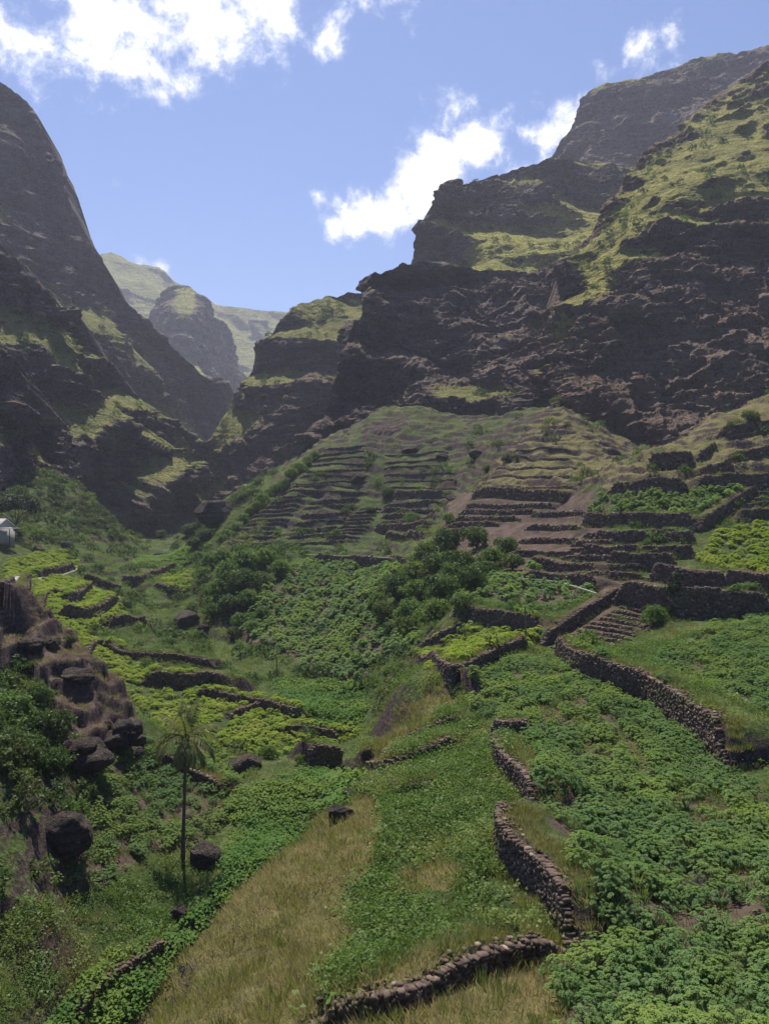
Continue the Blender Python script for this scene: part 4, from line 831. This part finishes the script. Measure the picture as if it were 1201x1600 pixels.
# coconut palm
def frond(az, el, L, droop, n=34):
    u = np.array([math.cos(az), math.sin(az), 0]); P = [np.zeros(3)]; e = el; st = L/12
    for i in range(12): P.append(P[-1]+(u*math.cos(e)+np.array([0, 0, math.sin(e)]))*st); e -= droop/12*(1+i*.08)
    P = np.array(P); ps = [tube(P, np.linspace(.035, .008, 13), 5)]; t = np.linspace(.12, 1, n); C = np.stack([np.interp(t*12, range(13), P[:, k]) for k in range(3)], 1); tg = unit(np.gradient(C, axis=0)); sd = unit(np.cross(tg, [0, 0, 1.]))
    for s_ in (-1, 1):
        d = unit(sd*s_*.8+tg*.55+np.array([0, 0, -.45])+rng.normal(0, .08, (n, 3))); LL = .62*np.sin(np.clip(t*1.05, 0, 1)*math.pi*.86+.35)*rng.uniform(.8, 1.1, n)
        ps.append(leaves(C, d, unit(np.cross(d, tg)+1e-3), LL, .085, .25))
    return merge(ps)
pb = hit(286, 1346); palm = empty('coconut_palm', pb, 'tall slender coconut palm rising beside the dark boulder', 'palm'); PH = (1346-1150)/F*pb[1]
ks = PH/7.6; path = [(0, 0, -.3), (.02, 0, PH*.2), (.08, 0, PH*.45), (.13, .05, PH*.75), (.2, 0, PH)]
child(leaf_obj('trunk', tube(path, [.17, .12, .10, .09, .085], 10), 'bark'), palm)
for az, el, L, dr in [(0,-.05,2.5,1.3),(.5,.35,2.7,1.5),(1.1,.6,2.6,1.2),(1.7,.9,2.4,.9),(2.3,.65,2.6,1.3),(2.9,.2,2.7,1.5),(3.4,-.1,2.6,1.2),(3.05,.35,2.6,1.4),(4.0,.3,2.5,1.6),(4.6,-.2,2.2,1.3),(5.2,.1,2.4,1.5),(5.8,.3,2.6,1.4),(1.3,1.25,2.3,.5),(2.0,1.3,2.2,.5),(4.7,1.2,2.2,.7),(.2,.8,2.5,1.1),(5.0,-.8,1.9,.6),(4.1,-.9,1.8,.5),(2.7,1.0,2.4,1.),(6.0,-.5,2.2,.9)]:
    f = child(leaf_obj('frond', frond(az, el, L*ks*1.12, dr), 'palm_leaf'), palm); f.location = (.2, 0, PH-.05)
for a in (0, 1.6, 3, 4.4, 5.3):
    V, Fq, _ = stones_mesh(np.array([[.2+.17*math.cos(a), .17*math.sin(a), PH-.25]]), np.array([[.2, .2, .26]]), np.array([a])); child(mesh_np('coconut', V, Fq, 'coconut', True), palm)
# papaya trees: thin stem, tuft of leaves
for px, py, rows, lb in [(820,1013,66,'thin-stemmed papaya tree standing before the wall of the square green plot'),(725,1000,24,'small papaya tree left of the taller one by the square plot'),(775,1012,22,'papaya sapling in the yellowish plot near the dark wall'),(205,948,26,'thin papaya tree on the small valley plot at left'),(352,965,30,'papaya tree in the stream bed below the green bank'),(158,985,26,'papaya tree beside the valley plots near the left rocks'),(432,1055,34,'papaya tree among the fields by the stream'),(557,1050,26,'papaya tree at the foot of the crop rows'),(146,872,24,'thin tree at the bend of the pale footpath')]:
    p = hit(px, py); H_ = rows/F*p[1]; t = empty('papaya_tree', p, lb, 'tree'); child(leaf_obj('stem', tube([(0, 0, -.2), (.04, 0, H_*.5), (0, 0, H_)], [.075, .06, .05], 7), 'stem'), t)
    n = 14; a = rng.uniform(0, 6.28, n); c = np.tile([0, 0, H_-.1], (n, 1))+rng.normal(0, .05, (n, 3)); d = unit(np.stack([np.cos(a), np.sin(a), rng.uniform(-.5, .8, n)], 1))
    child(leaf_obj('crown', merge([leaves(c, d, np.tile([0, 0, 1.], (n, 1)), rng.uniform(.5, .9, n), .05, .1)]+[leaves(c+d*.5, unit(d+dirs(n)*.7), unit(dirs(n, .4, 1)), rng.uniform(.3, .55, n), .2, .3) for _ in range(3)]), 'weed_leaf'), t)
# broad spiky plants
def spiky(px, py, L, n, mat, name, lb, cat, w):
    p = hit(px, py); a = rng.uniform(0, 6.28, n); c = np.tile([0., 0, .1], (n, 1)); d = unit(np.stack([np.cos(a), np.sin(a), rng.uniform(.25, 1.6, n)], 1)); up = np.tile([0, 0, 1.], (n, 1))
    m = merge([leaves(c, d, up, L*rng.uniform(.7, 1.1, n), w, .25), leaves(c+[0, 0, .02], unit(d+[0, 0, .15]), up, L*.8*rng.uniform(.6, 1, n), w*.8, .2)])
    o = leaf_obj(name, m, mat); o.location = p; return tag(o, lb, cat)
spiky(487, 982, 2.0, 18, 'bright_bush_leaf', 'agave', 'spiky agave with long pale leaves beside the stream bend', 'agave', .22)
spiky(540, 1085, 1.5, 16, 'vine_leaf', 'banana_plant', 'broad-leaved banana plant at the end of the stream fields', 'banana plant', .4)
spiky(560, 1078, 1.3, 14, 'vine_leaf', 'banana_plant', 'smaller banana plant right of its neighbour by the stream fields', 'banana plant', .36)
spiky(472, 978, 1.4, 14, 'bright_bush_leaf', 'agave', 'smaller agave left of the big one at the stream bend', 'agave', .18)

# ------------------------------------------------------------------ boulders
def rock_shape(seed, n1=26, n2=36, rough=1.):
    """an angular stone: a solid cut by random planes, then weathered"""
    r_ = np.random.default_rng(seed); th = np.linspace(0, math.pi, n1)[:, None]; ph = np.linspace(0, 2*math.pi, n2)[None]
    D = np.stack([np.sin(th)*np.cos(ph), np.sin(th)*np.sin(ph), np.cos(th)+0*ph], -1); N_ = r_.normal(size=(15, 3)); N_ /= np.linalg.norm(N_, axis=1)[:, None]; H_ = r_.uniform(.68, 1.0, 15)
    dp = D@N_.T; rr = np.where(dp > .08, H_/np.maximum(dp, .08), 9).min(-1); rr = np.minimum(rr, 1.15)
    rr = rr*(1+rough*(.10*fbm(D[..., 0]+seed, D[..., 1], D[..., 2], .7, 3, seed)+.06*fbm(D[..., 0], D[..., 1]+seed, D[..., 2], .2, 3, seed+7, .6, True)))
    V = D*rr[..., None]; V[:, -1] = V[:, 0]; return V.reshape(-1, 3), grid_faces(n1, n2)
def boulder(px, py, rx, ry, label, mat='boulder_rock', seed=0, cluster=0):
    p = hit(px, py); sc = p[1]/F; a, b = rx*sc, ry*sc; ps = []
    if not cluster:
        V, Fq = rock_shape(seed, 44, 60); V = V*np.array([a, a, b]); V[:, 2] += b*.32; ps.append((V, Fq))
    r_ = np.random.default_rng(seed+500)
    for k in range(cluster):
        V, Fq = rock_shape(seed*40+k); q = r_.uniform(.28, .6); c = np.array([r_.uniform(-.75, .75)*a, r_.uniform(-.6, .6)*a, 0]); c[2] = b*(r_.uniform(-.3, .75)*(1-.6*abs(c[0])/a)+.1)-.3*b
        V = V*np.array([a*q*r_.uniform(.7, 1.2), a*q, b*q*r_.uniform(.7, 1.3)])+c; ps.append((V, Fq))
    V, Fq = merge(ps)
    o = mesh_np('rock_outcrop' if cluster else 'boulder', V, Fq, mat, False, None, {'grass': ('FLOAT', np.full(len(V), .3))}); o.location = p
    return tag(o, label, 'rock outcrop' if cluster else 'boulder')
B = [(320,1352,28,24,'round black boulder at the foot of the coconut palm'),(104,1322,32,40,'tall dark weathered boulder in the crop at the lower left'),(277,1432,14,11,'small dark boulder beside the stony channel below the palm'),
     (342,812,32,24,'big pale-topped boulder at the foot of the hill by the valley head'),(386,1200,24,15,'mossy boulder beside the crop right of the palm trunk'),(195,947,11,8,'dark boulder at the corner of the pale green valley plot'),
     (120,1175,48,38,'jagged black rock face of the left spur, largest piece'),(172,1140,36,32,'dark block at the right tip of the left spur'),(195,1165,26,26,'lowest dark block at the right foot of the left spur'),
     (75,1005,18,16,'purplish rock on the crest of the left spur'),(45,1010,20,12,'flat brown rock on the left spur near the edge'),(120,1060,24,14,'long pale rock on top of the left spur'),(292,972,18,13,'pale brown rock at the foot of the green bank by the stream'),(318,985,10,9,'small brown rock right of the pale one by the stream'),
     (545,1200,14,10,'dark rock on the edge above the cistern'),(575,1180,11,8,'rock high on the spur edge beside yellow grass'),(530,1275,22,13,'dark rock at the upper tip of the dry grass spur'),(548,1245,16,10,'dark rock just above the tip of the dry grass spur'),(290,1512,10,5,'small brown rock on the edge of the dry grass spur'),
     (893,1452,7,7,'small grey stone at the foot of the curved wall'),(868,1440,8,5,'pale slanting stone against the curved wall'),(705,780,10,5,'flat rock among the dark terraces'),(745,712,13,6,'dark outcrop on the faded slope above the dark terraces'),(640,705,11,6,'grey outcrop high on the faded slope'),(690,715,9,5,'small outcrop left of the crease on the faded slope'),
     (560,750,13,8,'grey outcrop above the planted steps'),(415,1255,12,5,'flat stone on the fallow patch above the creepers'),(105,855,10,8,'dark rock below the house beside the plots'),(60,862,9,7,'dark rock under the house'),(1105,1572,14,10,'brown rock half hidden in the crop at the lower right'),
     (360,1385,10,4,'flat pale stone of the stony channel'),(340,1402,8,4,'second pale stone of the stony channel'),(300,1445,9,4,'light stone at the bend of the stony channel'),(215,1495,8,5,'white stone in the lower channel'),(240,1475,7,4,'small grey stone above the white one in the channel'),(265,1462,8,4,'grey stone in the middle of the channel')]
for i, (px, py, rx, ry, lb) in enumerate(B): boulder(px, py, rx, ry, lb, seed=i*3+1, cluster={'jagged': 22, 'dark block': 16, 'lowest dark': 10, 'purplish': 10, 'tall dark': 0}.get(' '.join(lb.split()[:2]), {'jagged': 30, 'purplish': 10}.get(lb.split()[0], 0)))

# dead grey shrubs
def dead_shrub(px, py, r, lb):
    p = hit(px, py); s_ = r/F*p[1]; ps = []
    for _ in range(90):
        d = dirs(1, .05, 1)[0]; e = d*s_*random.uniform(.6, 1.1); m_ = e*.5+rng.normal(0, s_*.1, 3)+[0, 0, s_*.12]; ps.append(tube([(0, 0, 0), m_, e], [s_*.02, s_*.012, s_*.004], 4))
        for _ in range(3): ps.append(tube([m_, (m_+e)/2+rng.normal(0, s_*.1, 3), e+rng.normal(0, s_*.22, 3)], [s_*.009, s_*.006, s_*.003], 3+1))
    o = leaf_obj('dead_shrub', merge(ps), 'grey_twig'); o.location = p; return tag(o, lb, 'dead shrub')
dead_shrub(1090, 1395, 30, 'leafless grey shrub in the middle of the leafy crop at lower right')
dead_shrub(1000, 1400, 12, 'small leafless shrub left of the larger grey one in the crop'); dead_shrub(820, 1050, 13, 'withered brown shrub below the corner of the dark walls'); dead_shrub(735, 1490, 14, 'brown dry shrub on the low wall at the bottom')
dead_shrub(860, 1425, 22, 'brown twiggy shrub on top of the curved wall'); dead_shrub(1115, 1545, 22, 'dry brown shrub low in the crop near the bottom right'); dead_shrub(293, 1352, 9, 'pale bare twigs between the palm trunk and the boulder')

# ------------------------------------------------------------------ footpath, water channel, pipe
def ribbon(name, pxs, w, th, mat, kind=None, lb=None, cat=None, lift=.05, dmin=20, straight=False):
    Q = polyline(pxs, .5, dmin); tg = unit(np.gradient(Q, axis=0)); nn = np.stack([-tg[:, 1], tg[:, 0]], 1); zc = height(Q[:, 0], Q[:, 1]); zc = np.convolve(np.pad(zc, 4, 'edge'), np.ones(9)/9, 'valid')+lift; m = len(Q)
    if straight: zc = np.linspace(zc[:5].mean(), zc[-5:].mean(), m)
    V = np.concatenate([np.column_stack([Q+nn*a*w, zc+b]) for a, b in ((-.5, -th), (-.5, 0), (.5, 0), (.5, -th))]); Fq = [np.stack([a*m+np.arange(m-1), a*m+np.arange(1, m), ((a+1) % 4)*m+np.arange(1, m), ((a+1) % 4)*m+np.arange(m-1)], 1) for a in range(4)]
    Fq.append(np.array([[0, m, 2*m, 3*m], [m-1, 4*m-1, 3*m-1, 2*m-1]])); o = mesh_np(name, V, np.concatenate(Fq), mat); return tag(o, lb, cat, None, kind)
ribbon('path', [(16,917),(48,909),(70,904),(100,899),(117,892),(119,886)], .55, .35, 'concrete', 'structure', None, None, .25, 90)
ribbon('water_channel', [(783,906),(815,910),(870,920),(932,931)], .07, .12, 'concrete', None, 'thin pale water channel along the top of the square green plot', 'water channel', .5, straight=True)
ribbon('water_pipe', [(478,873),(520,877),(570,880),(632,879)], .12, .12, 'concrete', None, 'thin pale pipe line crossing the hill above the dark stairs', 'pipe', .9, straight=True)

# ------------------------------------------------------------------ house at the left edge
hp = hit(-30, 846); house = empty('house', hp, 'small whitewashed house with a grey roof at the left edge', 'house', None, R(-12))
def boxes(bs):
    ps = []
    for (x0, x1, y0, y1, z0, z1) in bs:
        V = np.array([(x, y, z) for z in (z0, z1) for y in (y0, y1) for x in (x0, x1)], float); ps.append((V, np.array([[0, 2, 3, 1], [4, 5, 7, 6], [0, 1, 5, 4], [2, 6, 7, 3], [0, 4, 6, 2], [1, 3, 7, 5]])))
    return merge(ps)
hw = 3.2
V, Fq = boxes([(-6, hw, 0, 5, -1.2, 2.5)]); V2 = np.array([(-6,0,2.5),(hw,0,2.5),(hw,5,2.5),(-6,5,2.5),(hw,2.5,4.0),(-6,2.5,4.0)], float)
child(mesh_np('wall', *merge([(V, Fq), (V2, np.array([[1,2,4,4],[0,5,3,3]]))]), 'white_wall'), house)
rf = np.array([(-6.2,-.35,2.36),(hw+.25,-.35,2.36),(hw+.25,2.5,4.12),(-6.2,2.5,4.12),(-6.2,5.35,2.36),(hw+.25,5.35,2.36)], float); rf2 = rf-[0, 0, .1]
child(mesh_np('roof', np.concatenate([rf, rf2]), np.array([[0,1,2,3],[3,2,5,4],[6,9,8,7],[9,10,11,8],[0,6,7,1],[1,7,8,2],[2,8,11,5],[3,4,10,9],[0,3,9,6],[4,5,11,10]]), 'roof_sheet'), house)
for x in (-3.6, 1.1): wn = child(mesh_np('window', *boxes([(x-.5, x+.5, -.05, .04, .9, 1.9)]), 'dark_wood'), house); child(mesh_np('frame', *boxes([(x-.58, x-.5, -.08, .03, .82, 1.98), (x+.5, x+.58, -.08, .03, .82, 1.98), (x-.5, x+.5, -.08, .03, 1.9, 1.98), (x-.5, x+.5, -.08, .03, .82, .9)]), 'concrete'), wn)
child(mesh_np('door', *boxes([(-1.6, -.7, -.05, .04, -.9, 1.9)]), 'dark_wood'), house)
child(mesh_np('porch_roof', *boxes([(hw+.25, hw+2.6, .3, 3.2, 2.3, 2.4)]), 'roof_sheet'), house); child(mesh_np('post', *boxes([(hw+2.4, hw+2.5, .4, .5, -1, 2.3)]), 'dark_wood'), house)

# ------------------------------------------------------------------ air
def haze():
    x0, x1, y0, y1, z0, z1 = -2300, 2600, -60, 2320, -80, 640
    o = mesh_np('haze', *boxes([(x0, x1, y0, y1, z0, z1)]), None); m, nt, out = nodes_mat('air'); T = NT(nt); v = T.n('ShaderNodeVolumePrincipled')
    v.inputs['Color'].default_value = (.74, .78, 1, 1); v.inputs['Density'].default_value = HAZE; v.inputs['Anisotropy'].default_value = .25; T.l(v.outputs[0], out.inputs['Volume']); o.data.materials.append(m); tag(o, 'thin bluish haze filling the valley', 'haze', None, 'stuff')
HAZE = .00019
haze()
